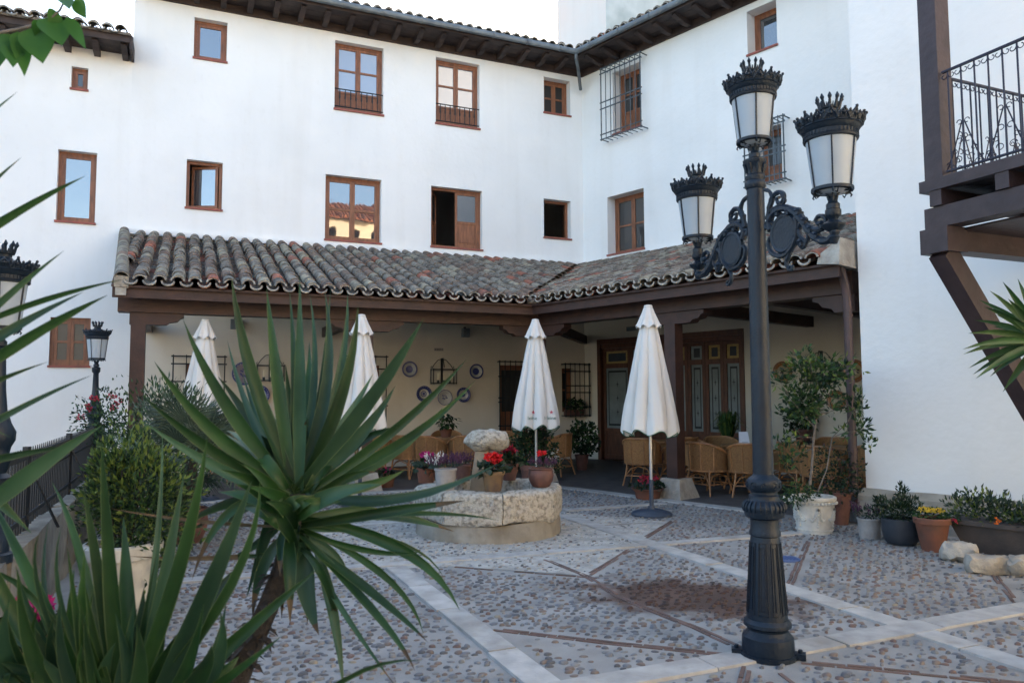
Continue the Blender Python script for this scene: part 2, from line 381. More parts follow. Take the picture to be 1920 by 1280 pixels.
def window(parent, F, H, cols=1, rows=1, pane='pane_sky', panel=0.0, rec=.15, t=.06, openleaf=None, sill=True, name='window', label=None):
    u0, u1, v0, v1 = H; mb = MB(); w = -rec
    for a, b, c, d in ((u0, u0 + t, v0, v1), (u1 - t, u1, v0, v1), (u0 + t, u1 - t, v0, v0 + t), (u0 + t, u1 - t, v1 - t, v1)):
        mb.boxf(F, a, b, c, d, w - .08, w)
    o = mb.build(name, M['wood_window'], parent)
    if label: o['label'] = label
    W = (u1 - u0 - 2 * t) / cols
    for i in range(cols):
        if openleaf is not None and i in openleaf: continue
        casement(F, o, u0 + t + i * W + .002, u0 + t + (i + 1) * W - .002, v0 + t, v1 - t, w - .012, rows, M[pane], panel)
    if sill: MB().boxf(F, u0 - .02, u1 + .02, v0 - .035, v0 + .004, -rec, .035).build('sill', M['sill'], o)
    return o

def swung(F, parent, uh, sgn, wd, v0, v1, w, ang, rows, pane, panel=0.0):
    """a leaf turned inwards about its hinge"""
    d = (F.u * sgn * math.cos(ang) - F.n * math.sin(ang)); O = F.p(uh, 0, w)
    G2 = Frame(O, d if sgn > 0 else d)
    return casement(G2, parent, 0, wd, v0, v1, 0, rows, pane, panel)

def grille(parent, F, u0, u1, v0, v1, w, nu, nv, r=.011, m='iron_grille', pair=None, hook=True, name='window_grille'):
    mb = MB(); g = mb
    for i in range(nu + 1):
        u = u0 + (u1 - u0) * i / nu; g.tube([F.p(u, v0 - .03, w), F.p(u, v1 + .03, w)], r * (1.3 if i in (0, nu) else .9), 5)
    for v in (nv if isinstance(nv, list) else [v0 + (v1 - v0) * j / nv for j in range(nv + 1)]):
        g.bar(F.p(u0 - .04, v, w), F.p(u1 + .04, v, w), .012, .028)
    for v in (v0, v1):
        for u in (u0, u1): g.tube([F.p(u, v, w), F.p(u, v, 0)], r * 1.2, 5)
        if hook and w > .1:
            for i in range(1, nu): g.tube([F.p(u0 + (u1 - u0) * i / nu, v, w), F.p(u0 + (u1 - u0) * i / nu, v, .0)], r * .8, 4)
    return mb.build(name, M[m], parent, True)

# one old clay tile, shared by every copy
TM = {}
def tile_mb(L=.44, r0=.098, r1=.082, th=.014, n=7):
    vs = []; fs = []
    for y, r in ((0, r0), (L, r1)):
        for rr in (r, r - th):
            for k in range(n + 1):
                a = math.pi * k / n; vs.append((rr * math.cos(a), y, rr * math.sin(a) * .92))
    A, B, C, D = 0, n + 1, 2 * (n + 1), 3 * (n + 1)
    for k in range(n):
        fs += [(A + k, A + k + 1, C + k + 1, C + k), (B + k + 1, B + k, D + k, D + k + 1), (A + k + 1, A + k, B + k, B + k + 1), (C + k, C + k + 1, D + k + 1, D + k)]
    fs += [(A, C, D, B), (A + n, B + n, D + n, C + n)]
    return vs, fs
def tilemat(name, a, b, lich):
    m = mat(name, a, .92, b, 14, bump=.8, bscale=30, contrast=(.3, .7), rand=.2)
    t = m.node_tree; L = t.links.new; bs = t.nodes['Principled BSDF']; src = bs.inputs['Base Color'].links[0].from_socket
    geo = N(t, 'ShaderNodeNewGeometry'); n1 = N(t, 'ShaderNodeTexNoise'); n1.inputs['Scale'].default_value = 38; n1.inputs['Detail'].default_value = 6; L(geo.outputs['Position'], n1.inputs['Vector'])
    r1 = N(t, 'ShaderNodeMapRange'); r1.inputs['From Min'].default_value = lich; r1.inputs['From Max'].default_value = lich + .07; L(n1.outputs['Fac'], r1.inputs[0])
    mx = N(t, 'ShaderNodeMix', data_type='RGBA'); L(r1.outputs[0], mx.inputs[0]); L(src, mx.inputs[6]); mx.inputs[7].default_value = (.30, .30, .26, 1)
    n2 = N(t, 'ShaderNodeTexNoise'); n2.inputs['Scale'].default_value = 5; n2.inputs['Detail'].default_value = 5; L(geo.outputs['Position'], n2.inputs['Vector'])
    r2 = N(t, 'ShaderNodeMapRange'); r2.inputs['From Min'].default_value = .48; r2.inputs['From Max'].default_value = .62; r2.inputs['To Max'].default_value = .75; L(n2.outputs['Fac'], r2.inputs[0])
    m2 = N(t, 'ShaderNodeMix', data_type='RGBA'); L(r2.outputs[0], m2.inputs[0]); L(mx.outputs[2], m2.inputs[6]); m2.inputs[7].default_value = (.065, .055, .045, 1)
    L(m2.outputs[2], bs.inputs['Base Color']); return m
TILEM = [tilemat('old_tile_dark', (.15, .115, .085), (.21, .168, .128), .56), tilemat('old_tile_grey', (.19, .158, .122), (.27, .235, .18), .56),
         tilemat('old_tile_brown', (.21, .125, .085), (.155, .11, .08), .59), tilemat('old_tile_buff', (.33, .29, .205), (.25, .215, .155), .63),
         tilemat('old_tile_red', (.36, .115, .065), (.25, .105, .07), .63)]
TW = [.40, .24, .17, .12, .07]
def pick(rw):
    x = R.random(); s = 0
    for i, q in enumerate(rw):
        s += q
        if x < s: return i
    return 0
TMESH = []
for i in range(5):
    mb = MB(); vs, fs = tile_mb(); mb.add(vs, fs); mb.jitter(.006, 9, i); TMESH.append(mb.mesh('roof_tile', TILEM[i], True, ang=50))
def tmat4(P, u, up, nrm): # columns: across, up-slope, normal
    m = Matrix((( u.x, up.x, nrm.x, P.x), (u.y, up.y, nrm.y, P.y), (u.z, up.z, nrm.z, P.z), (0, 0, 0, 1))); return m
class TileSet:
    def __init__(s): s.items = []
    def add(s, F, u, w, v, slope, flip=False, k=None):
        up = (-F.n * math.cos(slope) + V3((0, 0, math.sin(slope)))); nr = (F.n * math.sin(slope) + V3((0, 0, math.cos(slope))))
        a = rad(R.uniform(-2.5, 2.5)); up2 = up * math.cos(a) + F.u * math.sin(a); u2 = nr.cross(up2) * -1
        u2 = up2.cross(nr)
        nr2 = (nr + up2 * R.uniform(-.03, .03)).normalized()
        s.items.append((tmat4(F.p(u, v, w) + nr * R.uniform(-.004, .006), u2, up2, nr2), pick(TW) if k is None else k))
    def emit(s, parent, limit=300, cam_pt=C0):
        s.items.sort(key=lambda q: (q[0].translation - cam_pt).length)
        org = ORG[parent.name]
        for Mx, k in s.items[:limit]:
            o = bpy.data.objects.new('roof_tile', TMESH[k]); put(o, parent)
            o.matrix_local = Matrix.Translation(-org) @ Mx
        rest = s.items[limit:]
        if rest:
            mb = MB()
            for Mx, k in rest:
                vs, fs = tile_mb(n=5); mb.add([Mx @ V3(v) for v in vs], fs, k)
            mb.build('roof_tiles', TILEM, parent, True, ang=50, kind='stuff')

# ------------------------------------------------------------------ the tall white building round the yard
UP1 = P1.uv(222, 570)[0]
bld = thing('whitewashed_building', 'tall whitewashed courtyard building with brown wooden windows and tiled eaves', 'building', (WC.x, WC.y, 0))
H1 = {}; H2 = {}
H1['a'] = opening(F1, 363, 426, 32, 107); H1['b'] = opening(F1, 627, 719, 75, 203); H1['c'] = opening(F1, 817, 899, 107, 230)
H1['d'] = opening(F1, 1020, 1069, 144, 210)
H1['g'] = opening(F1, 348, 417, 298, 388); H1['h'] = opening(F1, 609, 715, 326, 448); H1['i'] = opening(F1, 808, 904, 348, 461); H1['j'] = opening(F1, 1020, 1070, 372, 444)
H1['G1'] = opening(F1, 345, 400, 682, 800); H1['G3'] = (F1.uv(938, 760)[0], F1.uv(996, 760)[0], 0.0, F1.uv(938, 684)[1]); H1['G4'] = opening(F1, 1054, 1076, 690, 772)
H1['G2'] = opening(F1, 652, 714, 684, 800)
H2['l'] = opening(F2, 1402, 1457, 22, 104); H2['m'] = opening(F2, 1150, 1201, 137, 252); H2['n'] = opening(F2, 1420, 1466, 245, 345); H2['o'] = opening(F2, 1140, 1208, 370, 478)
DU0, DU1 = F2.uv(1122, 760)[0], F2.uv(1398, 760)[0]; DV1 = F2.uv(1122, 637)[1]
H2['door'] = (DU0, DU1, 0.0, DV1)
UR = F2.uv(1640, 400)[0] + 1.5
mb = MB()
UPW = F1.g(P1.p(UP1, 0))[0]
VSP = 4.72
up_ = lambda H: [h for h in H.values() if h[2] > VSP - .5]; dn_ = lambda H: [h for h in H.values() if h[2] <= VSP - .5]
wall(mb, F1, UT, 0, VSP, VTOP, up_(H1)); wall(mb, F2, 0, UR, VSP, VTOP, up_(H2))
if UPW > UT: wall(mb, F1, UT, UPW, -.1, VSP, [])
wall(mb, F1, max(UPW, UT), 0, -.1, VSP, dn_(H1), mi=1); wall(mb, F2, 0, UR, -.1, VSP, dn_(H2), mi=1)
# sides, back and roof slab close the building
B = 7.0
q0, q1, q2, q3, q4 = F1.p(UT, 0), F1.p(UT, 0, -B), F1.p(B * K + 0, 0, -B), F2.p(UR, 0, -B), F2.p(UR, 0)
def vquad(mb, a, b, z0, z1, mi=0): mb.add([V3((a.x, a.y, z0)), V3((b.x, b.y, z0)), V3((b.x, b.y, z1)), V3((a.x, a.y, z1))], [(0, 1, 2, 3)], mi)
for a, b in ((q1, q0), (q2, q1), (q3, q2), (q4, q3)): vquad(mb, a, b, -.1, VTOP + .3)
pl = [q0, q1, q2, q3, q4, F1.p(0, 0)]
for z in (4.86, VTOP + .29): mb.add([V3((p.x, p.y, z)) for p in pl], [(0, 1, 2, 3, 4, 5)])
mb.build('wall', [M['plaster'], M['limewash_shaded']], bld)

window(bld, F1, H1['a'], 1, 1)
for k in 'bc':
    o = window(bld, F1, H1[k], 2, 2, 'pane_curtain', panel=.27)
    u0, u1, v0, v1 = H1[k]; g = MB(); vr = v0 + (v1 - v0) * .30
    g.tube([F1.p(u0, vr, -.03), F1.p(u1, vr, -.03)], .014, 5); g.tube([F1.p(u0, v0 + .07, -.03), F1.p(u1, v0 + .07, -.03)], .014, 5)
    for i in range(1, 9):
        u = u0 + (u1 - u0) * i / 9; g.tube([F1.p(u, v0 + .07, -.03), F1.p(u, v0 + (vr - v0) * .5, -.03), F1.p(u, v0 + (vr - v0) * .58, -.03), F1.p(u, vr, -.03)], [.009, .009, .02, .009], 5)
    g.build('railing', M['iron'], o, True)
window(bld, F1, H1['d'], 2, 2, 'pane_dim', rec=.2)
o = window(bld, F1, H1['g'], 1, 1, openleaf=[0], rec=.12)
u0, u1, v0, v1 = H1['g']
swung(F1, o, u1 - .07, -1, u1 - u0 - .14, v0 + .06, v1 - .06, -.16, rad(24), 1, M['pane_sky'])
window(bld, F1, H1['h'], 2, 2, 'pane_sky')
o = window(bld, F1, H1['i'], 2, 1, 'pane_sky', panel=.45, openleaf=[0], rec=.13)
u0, u1, v0, v1 = H1['i']
swung(F1, o, u0 + .07, 1, (u1 - u0) / 2 - .08, v0 + .06, v1 - .06, -.16, rad(62), 1, M['pane_dim'], panel=.45)
o = window(bld, F1, H1['j'], 1, 1, openleaf=[0], rec=.17)
u0, u1, v0, v1 = H1['j']
swung(F1, o, u0 + .07, 1, (u1 - u0) - .14, v0 + .06, v1 - .06, -.2, rad(84), 1, M['pane_sky'])
# porch level
o = window(bld, F1, H1['G1'], 1, 2, 'pane_dim', sill=False, rec=.2); u0, u1, v0, v1 = H1['G1']
grille(o, F1, F1.uv(324, 720)[0], F1.uv(420, 720)[0], v0 - .1, F1.uv(324, 668)[1], .16, 4, [v0 - .1, v0 + .45, v0 + .9, v0 + 1.25, F1.uv(324, 668)[1]], m='iron')
o = window(bld, F1, H1['G2'], 1, 2, 'pane_dim', sill=False, rec=.2); u0, u1, v0, v1 = H1['G2']
grille(o, F1, F1.uv(640, 720)[0], F1.uv(721, 720)[0], v0 - .1, F1.uv(640, 668)[1], .16, 4, [v0 - .1, v0 + .45, v0 + .9, v0 + 1.25, F1.uv(640, 668)[1]], m='iron')
u0, u1, v0, v1 = H1['G3']
o = window(bld, F1, (u0, u1, v0 + .02, v1), 1, 1, 'pane_dim', panel=.5, rec=.2, sill=False, name='door')
a0, a1 = F1.uv(933, 740)[0], F1.uv(1002, 740)[0]; vt = F1.uv(933, 678)[1]
grille(o, F1, a0, a1, .35, vt, .14, 7, [.35, .85, 1.4, 1.5, 2.0, vt], m='iron')
o = window(bld, F1, H1['G4'], 1, 2, 'pane_dim', rec=.2, sill=False); u0, u1, v0, v1 = H1['G4']
a0, a1 = F1.uv(1053, 740)[0], F1.uv(1097, 740)[0]; va, vb = F1.uv(1053, 779)[1], F1.uv(1053, 683)[1]
grille(o, F1, a0, a1, va, vb, .22, 5, [va, va + (vb - va) * .17, va + (vb - va) * .45, va + (vb - va) * .58, va + (vb - va) * .86, vb], m='iron')
# right wing
window(bld, F2, H2['l'], 1, 1, 'pane_sky', rec=.3)
o = window(bld, F2, H2['m'], 2, 2, 'pane_dim', panel=.35, rec=.3)
u0, u1, v0, v1 = H2['m']
a0, a1 = F2.uv(1127, 200, .25)[0], F2.uv(1201, 180, .25)[0]; va, vb = F2.uv(1128, 262, .25)[1], F2.uv(1127, 130, .25)[1]
grille(o, F2, a0, a1, va, vb, .25, 8, [va, va + .12, va + (vb - va) * .43, va + (vb - va) * .52, vb - .12, vb], r=.012)
o = window(bld, F2, H2['n'], 1, 1, 'pane_dim', panel=.3, rec=.25)
a0, a1 = F2.uv(1396, 300, .25)[0], F2.uv(1470, 290, .25)[0]; va, vb = F2.uv(1396, 352, .25)[1], F2.uv(1396, 238, .25)[1]
grille(o, F2, a0, a1, va, vb, .25, 8, [va, va + .12, va + (vb - va) * .43, va + (vb - va) * .52, vb - .12, vb], r=.012)
window(bld, F2, H2['o'], 2, 2, 'pane_dim', rec=.28)

# --- eaves of the tall building
def soffit(parent, F, u0, u1a, u1b, v, over, name='eave_board', m='wood_eave'):
    """flat boards; u1a at the wall, u1b at the outer edge"""
    nb = max(1, int(abs(over) / .18)); mb = MB()
    for i in range(nb):
        wa, wb = over * i / nb, over * (i + 1) / nb - .008
        e = lambda ww: u1a + (u1b - u1a) * ww / over
        mb.extrude([F.p(u0, v, wa), F.p(e(wa), v, wa), F.p(e(wb), v, wb), F.p(u0, v, wb)], V3((0, 0, .03)))
    return mb.build(name, M[m], parent)
def brackets(parent, F, us, v, over, h=.13):
    for u in us:
        mb = MB(); pf = [(0, 0), (over * .86, 0), (over * .93, -h * .35), (over * .82, -h * .55), (over * .6, -h * .72), (over * .45, -h), (0, -h)]
        mb.extrude([F.p(u - .055, v + b, a) for a, b in pf][::-1], F.u * .11); mb.build('eave_bracket', M['wood_eave'], parent)
OV = .70
VE = VTOP + .15
soffit(bld, F1, UT - .1, 0, -OV * K, VE, OV); soffit(bld, F2, UR, 0, OV * K * 0 + (-(-OV * K)) * 0 + 0.0, VE, OV) if False else None
mbs = MB()
for i in range(3):
    wa, wb = OV * i / 3, OV * (i + 1) / 3 - .008
    mbs.extrude([F2.p(wa * K, VE, wa), F2.p(UR, VE, wa), F2.p(UR, VE, wb), F2.p(wb * K, VE, wb)][::-1], V3((0, 0, .03)))
mbs.build('eave_board', M['wood_eave'], bld)
brackets(bld, F1, [-.75 - .52 * i for i in range(int((-UT - .8) / .52) + 1)], VE, OV); brackets(bld, F2, [.75 + .52 * i for i in range(16)], VE, OV)
mb = MB(); mb.boxf(F1, UT - .1, 0, VTOP - .02, VE, .004, .05); mb.boxf(F2, .03, UR, VTOP - .02, VE, .004, .05); mb.build('wall_plate', M['wood_eave'], bld)
mb = MB(); mb.boxf(F1, UT - .1, -OV * K, VE - .01, VE + .09, OV, OV + .025); mb.boxf(F2, OV * K, UR, VE - .01, VE + .09, OV, OV + .025); mb.build('fascia', M['wood_eave'], bld)
GV = VE + .10; GO = OV + .10
g = MB(); gp = [F1.p(F1.uv(440, 0, GO)[0], GV, GO), F1.p(-GO * K, GV - .03, GO), F2.p(UR, GV + .02, GO)]
g.tube(gp, .068, 10)
for i in range(18):
    P = gp[0].lerp(gp[1], (i + .5) / 9) if i < 9 else gp[1].lerp(gp[2], (i - 8.5) / 9)
    dd = (F1.u if i < 9 else F2.u); g.tube([P - dd * .02, P + dd * .02], .075, 10)
g.build('gutter', M['zinc'], bld, True)
g = MB(); c0 = gp[1]
pth = [c0 + V3((0, 0, -.03)), c0 + V3((.0, .02, -.16)), c0 + (F1.p(0, 0, .1) - F1.p(-GO * K, 0, GO)) * .25 + V3((0, 0, -.32)), F1.p(0, 0, 0).lerp(F1.p(-.12, 0, .16), 1) + V3((0, 0, GV - .62))]
pth[-1] = V3((pth[-1].x, pth[-1].y, GV - .66)); g.tube(pth, .04, 8); g.build('downspout', M['zinc'], bld, True)
# sloping roof behind the eaves
SL = rad(19)
def roofplane(mb, F, ua, ub, ka, kb, w0, v0, dist, sl):
    w1 = w0 - dist * math.cos(sl); v1 = v0 + dist * math.sin(sl)
    mb.extrude([F.p(ua + ka * w0, v0, w0), F.p(ub + kb * w0, v0, w0), F.p(ub + kb * w1, v1, w1), F.p(ua + ka * w1, v1, w1)], V3((0, 0, -.05)))
mb = MB(); RW = OV + .06; RV = VE + .115
roofplane(mb, F1, UT - .1, 0, 0, -K, RW, RV, 8.0, SL); roofplane(mb, F2, 0, UR, K, 0, RW, RV, 8.0, SL)
mb.build('roof', TILEM[0], bld)
ts = TileSet()
def eave_tiles(F, ua, ub, sgn, rows=2, step=.235):
    n = int((ub - ua) / step)
    for i in range(n):
        u = ua + (i + .5) * step
        for r in range(rows):
            d = r * .33; w = RW + .05 - d * math.cos(SL); v = RV - .012 + d * math.sin(SL)
            ts.add(F, u + R.uniform(-.012, .012), w, v + .03, SL)
eave_tiles(F1, UT - .05, -RW * K - .02, 1); eave_tiles(F2, RW * K + .02, UR, 1)
ts.emit(bld)
def eave_lips(parent, F, ua, ub, w, v, step=.235):
    mb = MB(); n = int((ub - ua) / step)
    for i in range(n):
        u = ua + (i + .5) * step
        mb.tube([F.p(u - math.cos(math.pi * k / 6) * .086, v + .022 + math.sin(math.pi * k / 6) * .062, w) for k in range(7)], .014, 5)
        mb.tube([F.p(u + step / 2 - math.cos(math.pi * k / 6) * .08, v + .01 - math.sin(math.pi * k / 6) * .05, w - .01) for k in range(7)], .012, 5)
    mb.jitter(.01, 6).build('mortar_edge', M['stone'], parent, True)
# the concave tiles between, as one wavy strip with pale mortar lips
def wave(parent, F, ua, ub, w, v, step, name, mats, depth=.5, amp=.062, sl=SL, lip=True):
    mb = MB(); n = int((ub - ua) / step); m = 6
    up = (-F.n * math.cos(sl) + V3((0, 0, math.sin(sl))))
    for i in range(n + 1):
        u = ua + i * step; pa = []; pb = []
        for k in range(m + 1):
            a = math.pi * k / m; x = u + (-math.cos(a)) * step * .36; z = -math.sin(a) * amp
            pa.append(F.p(x, v + z + .03, w)); pb.append(F.p(x, v + z + .03 - .016, w))
        qa = [p + up * depth for p in pa]
        vs = pa + pb + qa; f = []
        for k in range(m):
            f += [(k, k + 1, 2 * (m + 1) + k + 1, 2 * (m + 1) + k), (m + 1 + k, m + 2 + k, k + 1, k)]
        mb.add(vs, f)
        mb.add([p + up * 0 for p in pb] + [p + up * depth for p in pb], [(k + 1, k, m + 1 + k, m + 2 + k) for k in range(m)])
    return mb.build(name, mats, parent, True)
eave_lips(bld, F1, UT - .05, -RW * K - .1, RW + .06, RV); eave_lips(bld, F2, RW * K, UR, RW + .06, RV)
wave(bld, F1, UT - .05, -RW * K - .1, RW + .03, RV, .235, 'channel_tiles', TILEM[1]); wave(bld, F2, RW * K, UR, RW + .03, RV, .235, 'channel_tiles', TILEM[1])

# ------------------------------------------------------------------ the lower wing at the far left
UL = F1.uv(-420, 600)[0]; VL = F1.uv(246, 112, .0)[1]
low = thing('low_wing_building', 'lower white house wing on the left with tiled eave and small windows', 'building', tuple(F1.p(UT - 2, 0)))
HL = [opening(F1, 133, 165, 124, 165), opening(F1, 104, 180, 279, 413), opening(F1, 91, 169, 594, 685)]
mb = MB(); wall(mb, F1, UL, UT, -.1, VL + .1, HL)
for a, b in ((F1.p(UL, 0, -B), F1.p(UL, 0)), (F1.p(UT - .01, 0, -B), F1.p(UL, 0, -B))): vquad(mb, a, b, -.1, VL + .1)
mb.add([F1.p(UL, VL + .1), F1.p(UL, VL + .1, -B), F1.p(UT - .01, VL + .1, -B), F1.p(UT - .01, VL + .1)], [(0, 1, 2, 3)])
mb.build('wall', M['plaster'], low)
window(low, F1, HL[0], 1, 1, 'pane_dim', rec=.1, t=.04); window(low, F1, HL[1], 1, 1, 'pane_sky'); window(low, F1, HL[2], 2, 2, 'pane_dim', rec=.06)
soffit(low, F1, UL, UT - .01, UT - .01, VL + .08, .62); brackets(low, F1, [UT - .12 - .5 * i for i in range(10)], VL + .08, .62)
mb = MB(); mb.boxf(F1, UL, UT - .005, VL + .07, VL + .2, .62, .645); mb.boxf(F1, UT - .02, UT + .03, VL - .06, VL + .2, .003, .645); mb.build('fascia', M['wood_eave'], low)
RW, RV = .70, VL + .235; ts = TileSet(); mb = MB(); roofplane(mb, F1, UL, UT - .01, 0, 0, RW, RV, 7, SL); mb.build('roof', TILEM[0], low)
eave_tiles(F1, UL, UT + .02, 1); ts.emit(low); eave_lips(low, F1, UL, UT - .05, RW + .06, RV)
wave(low, F1, UL, UT - .05, RW + .03, RV, .235, 'channel_tiles', TILEM[1])

# ------------------------------------------------------------------ entrance doors in the porch
def etched_leaf(parent, F, u0, u1, v0, v1, w, panel=.30, top=True):
    """brown door leaf: lower panel, tall etched pane, small pane over it"""
    t = .075; mb = MB()
    vt = v1 - .42 if top else v1
    for a, b, c, d in ((u0, u0 + t, v0, v1), (u1 - t, u1, v0, v1), (u0 + t, u1 - t, v0, v0 + .12), (u0 + t, u1 - t, v1 - t, v1)): mb.boxf(F, a, b, c, d, w - .05, w)
    vp = v0 + (vt - v0) * panel
    mb.boxf(F, u0 + t, u1 - t, v0 + .12, vp, w - .04, w - .02); mb.boxf(F, u0 + t + .05, u1 - t - .05, v0 + .18, vp - .07, w - .02, w - .008)
    mb.boxf(F, u0 + t, u1 - t, vp, vp + t, w - .05, w - .003)
    if top: mb.boxf(F, u0 + t, u1 - t, vt - .06, vt + .05, w - .05, w + .01)
    o = mb.build('door_leaf', M['wood_door'], parent)
    a, b, c, d = u0 + t, u1 - t, vp + t, (vt - .06 if top else vt - t)
    MB().boxf(F, a, b, c, d, w - .035, w - .03).build('etched_pane', M['etched'], parent)
    g = MB(); i = .06; s = .022; ww = w - .0285
    for e, f, h, k in ((a + i, a + i + s, c + i, d - i), (b - i - s, b - i, c + i, d - i), (a + i + s, b - i - s, c + i, c + i + s * 2), (a + i + s, b - i - s, d - i - s * 2, d - i)): g.boxf(F, e, f, h, k, ww - .001, ww + .001)
    m_ = (a + b) / 2
    for q in (.27, .5, .73):
        vc = c + (d - c) * q
        g.add([F.p(m_ - .05, vc, ww), F.p(m_, vc - .01, ww), F.p(m_ + .05, vc, ww), F.p(m_, vc + .01, ww)], [(0, 1, 2, 3)])
        g.add([F.p(m_, vc - .085, ww + .001), F.p(m_ + .011, vc, ww + .001), F.p(m_, vc + .085, ww + .001), F.p(m_ - .011, vc, ww + .001)], [(0, 1, 2, 3)])
    g.build('etched_border', M['black_paint'], parent)
    if top:
        MB().boxf(F, a, b, vt + .05, v1 - t, w - .035, w - .03).build('top_pane', M['gold'] if R.random() < .5 else M['etched'], parent)
        MB().boxf(F, a + .07, b - .07, vt + .1, v1 - t - .05, w - .029, w - .026).build('top_pane_plaque', M['pot_dark'], parent)
dr = MB()
um1, um2 = F2.uv(1236, 760)[0], F2.uv(1262, 760)[0]
for a, b in ((DU0, DU0 + .10), (um1 - .05, um2 - .1), (DU1 - .10, DU1)): dr.boxf(F2, a, b, 0.01, DV1 - .12, -.12, .03)
dr.boxf(F2, DU0, DU1, DV1 - .12, DV1, -.12, .035)
dr.boxf(F2, DU0 + .1, DU1 - .1, DV1 - .22, DV1 - .12, -.14, -.01)
door = dr.build('entrance_door', M['wood_door'], bld)
uL = [DU0 + .1, (DU0 + .1 + um1 - .05) / 2, um1 - .05]
for a, b in zip(uL, uL[1:]): etched_leaf(door, F2, a + .003, b - .003, .02, DV1 - .22, -.08)
ua, ub = um2 - .1, DU1 - .1; n = 4
for i in range(n): etched_leaf(door, F2, ua + (ub - ua) * i / n + .003, ua + (ub - ua) * (i + 1) / n - .003, .02, DV1 - .22, -.08)

# ------------------------------------------------------------------ porch
por = thing('porch', 'timber porch with mossy clay tile roof along two sides of the yard', 'porch', (PC.x, PC.y, 0))
BB, BT = 2.81, 3.09
UP1 = P1.uv(222, 570)[0]; UP2 = P2.uv(1607, 530)[0]
mb = MB(); mb.boxf(P1, UP1, .10, BB, BT, -.13, .13); mb.build('beam', M['wood_dark'], por)
mb = MB(); mb.boxf(P2, -.10, UP2, BB + .002, BT + .002, -.132, .128); mb.build('beam', M['wood_dark'], por)
EO = .50
va, vb = P1.uv(500, 569, EO - .03)[1], P1.uv(500, 547, EO - .03)[1]
ec = EO * K
mb = MB(); mb.boxf(P1, UP1 - .05, -(EO - .05) * K + .0, va, vb, EO - .06, EO - .02); mb.build('fascia', M['wood_dark'], por)
mb = MB(); mb.boxf(P2, (EO - .05) * K - .0, UP2 + .0, va + .003, vb + .003, EO - .06, EO - .02); mb.build('fascia', M['wood_dark'], por)
RVP = vb + .05; RWP = EO + .04
depth1 = -CW1 + CP1; depth2 = -CW2 + CP2        # 3.96, 4.19
S1 = math.atan2(4.75 - RVP, depth1 + RWP); S2 = math.atan2(4.75 - RVP, depth2 + RWP)
EC = meet(CP1 + RWP, CP2 + RWP)                  # eave corner
vd = (WC - EC); vd.z = 0; vd.normalize()
VG0 = P1.p(UP1 + .07, 0, RWP + .03); VG1 = F1.p(F1.uv(233, 444)[0], 0); vgd = (VG1 - VG0).normalized(); VGL = (VG1 - VG0).length
def inside_verge(P): d = P - VG0; return vgd.y * d.x - vgd.x * d.y > .07
def side(P): d = P - EC; return vd.x * d.y - vd.y * d.x      # >0 : left of the valley = first wing
for F, S, u0, u1, dep, first in ((P1, S1, UP1 - .06, 3, depth1, True), (P2, S2, -2.0, UP2 + .02, depth2, False)):
    # boards under the tiles, clipped at the valley
    cu = F.g(WC)[0]; eu = F.g(EC)[0]
    z0, z1 = RVP - .06, 4.75 - .06
    a = [F.p(u0 if first else u1, z0, RWP), F.p(eu, z0, RWP), F.p(cu, z1, -dep), F.p(P1.g(VG1)[0] if first else u1, z1, -dep)]
    mb = MB(); mb.extrude(a if first else a[::-1], V3((0, 0, -.03))); mb.build('roof_boards', M['wood_dark'], por)
rt = 0
for F, S, us, dep in ((P1, S1, [UP1 + .15 + .6 * i for i in range(13)], depth1), (P2, S2, [UP2 - .15 - .6 * i for i in range(12)], depth2)):
    for u in us:
        a = F.p(u, RVP - .16, RWP - .1); 
        w1 = -dep + .02; b = F.p(u, RVP - .16 + (RWP - .1 - w1) * math.tan(S), w1)
        s0 = side(a); s1 = side(b); ok = (lambda s: s > 0) if F is P1 else (lambda s: s < 0)
        if not ok(s1) and not ok(s0): continue
        if not ok(s0):
            t = s0 / (s0 - s1); a = a.lerp(b, t)
        MB().bar(a, b, .10, .12).build('rafter', M['wood_dark'], por)
ts = TileSet(); STEP = .243; ROW = .335
chan = MB()
def channel(F, S, u, d0, d1):
    up = (-F.n * math.cos(S) + V3((0, 0, math.sin(S)))); m = 5; n = max(1, int((d1 - d0) / ROW))
    for r in range(n):
        a0 = d0 + r * ROW; base = F.p(u, RVP - .01, RWP + .05) + up * a0; e = up * (ROW + .03)
        vs = []
        for k in range(m + 1):
            a = math.pi * k / m; off = F.u * (-math.cos(a) * STEP * .38) + V3((0, 0, -math.sin(a) * .07 + .02))
            vs.append(base + off + V3((0, 0, .014)))
        vs += [v + e - V3((0, 0, .014)) for v in vs]; low_ = [v - V3((0, 0, .016)) for v in vs[:m + 1]]
        chan.add(vs + low_, [(k, k + 1, m + 2 + k, m + 1 + k) for k in range(m)] + [(2 * m + 2 + k, 2 * m + 3 + k, k + 1, k) for k in range(m)], R.choice([4, 2, 2, 0, 1]))
lips = MB()
def lip(F, S, u, up_, cover=True, amp=.062, rr=.085):
    m = 6; w = RWP + (.075 if cover else .06); pts = []
    for k in range(m + 1):
        a = math.pi * k / m
        pts.append(F.p(u - math.cos(a) * (rr if cover else STEP * .34), RVP + (.032 + math.sin(a) * .062 if cover else .02 - math.sin(a) * .062), w))
    lips.tube(pts, .0155 if cover else .014, 5)
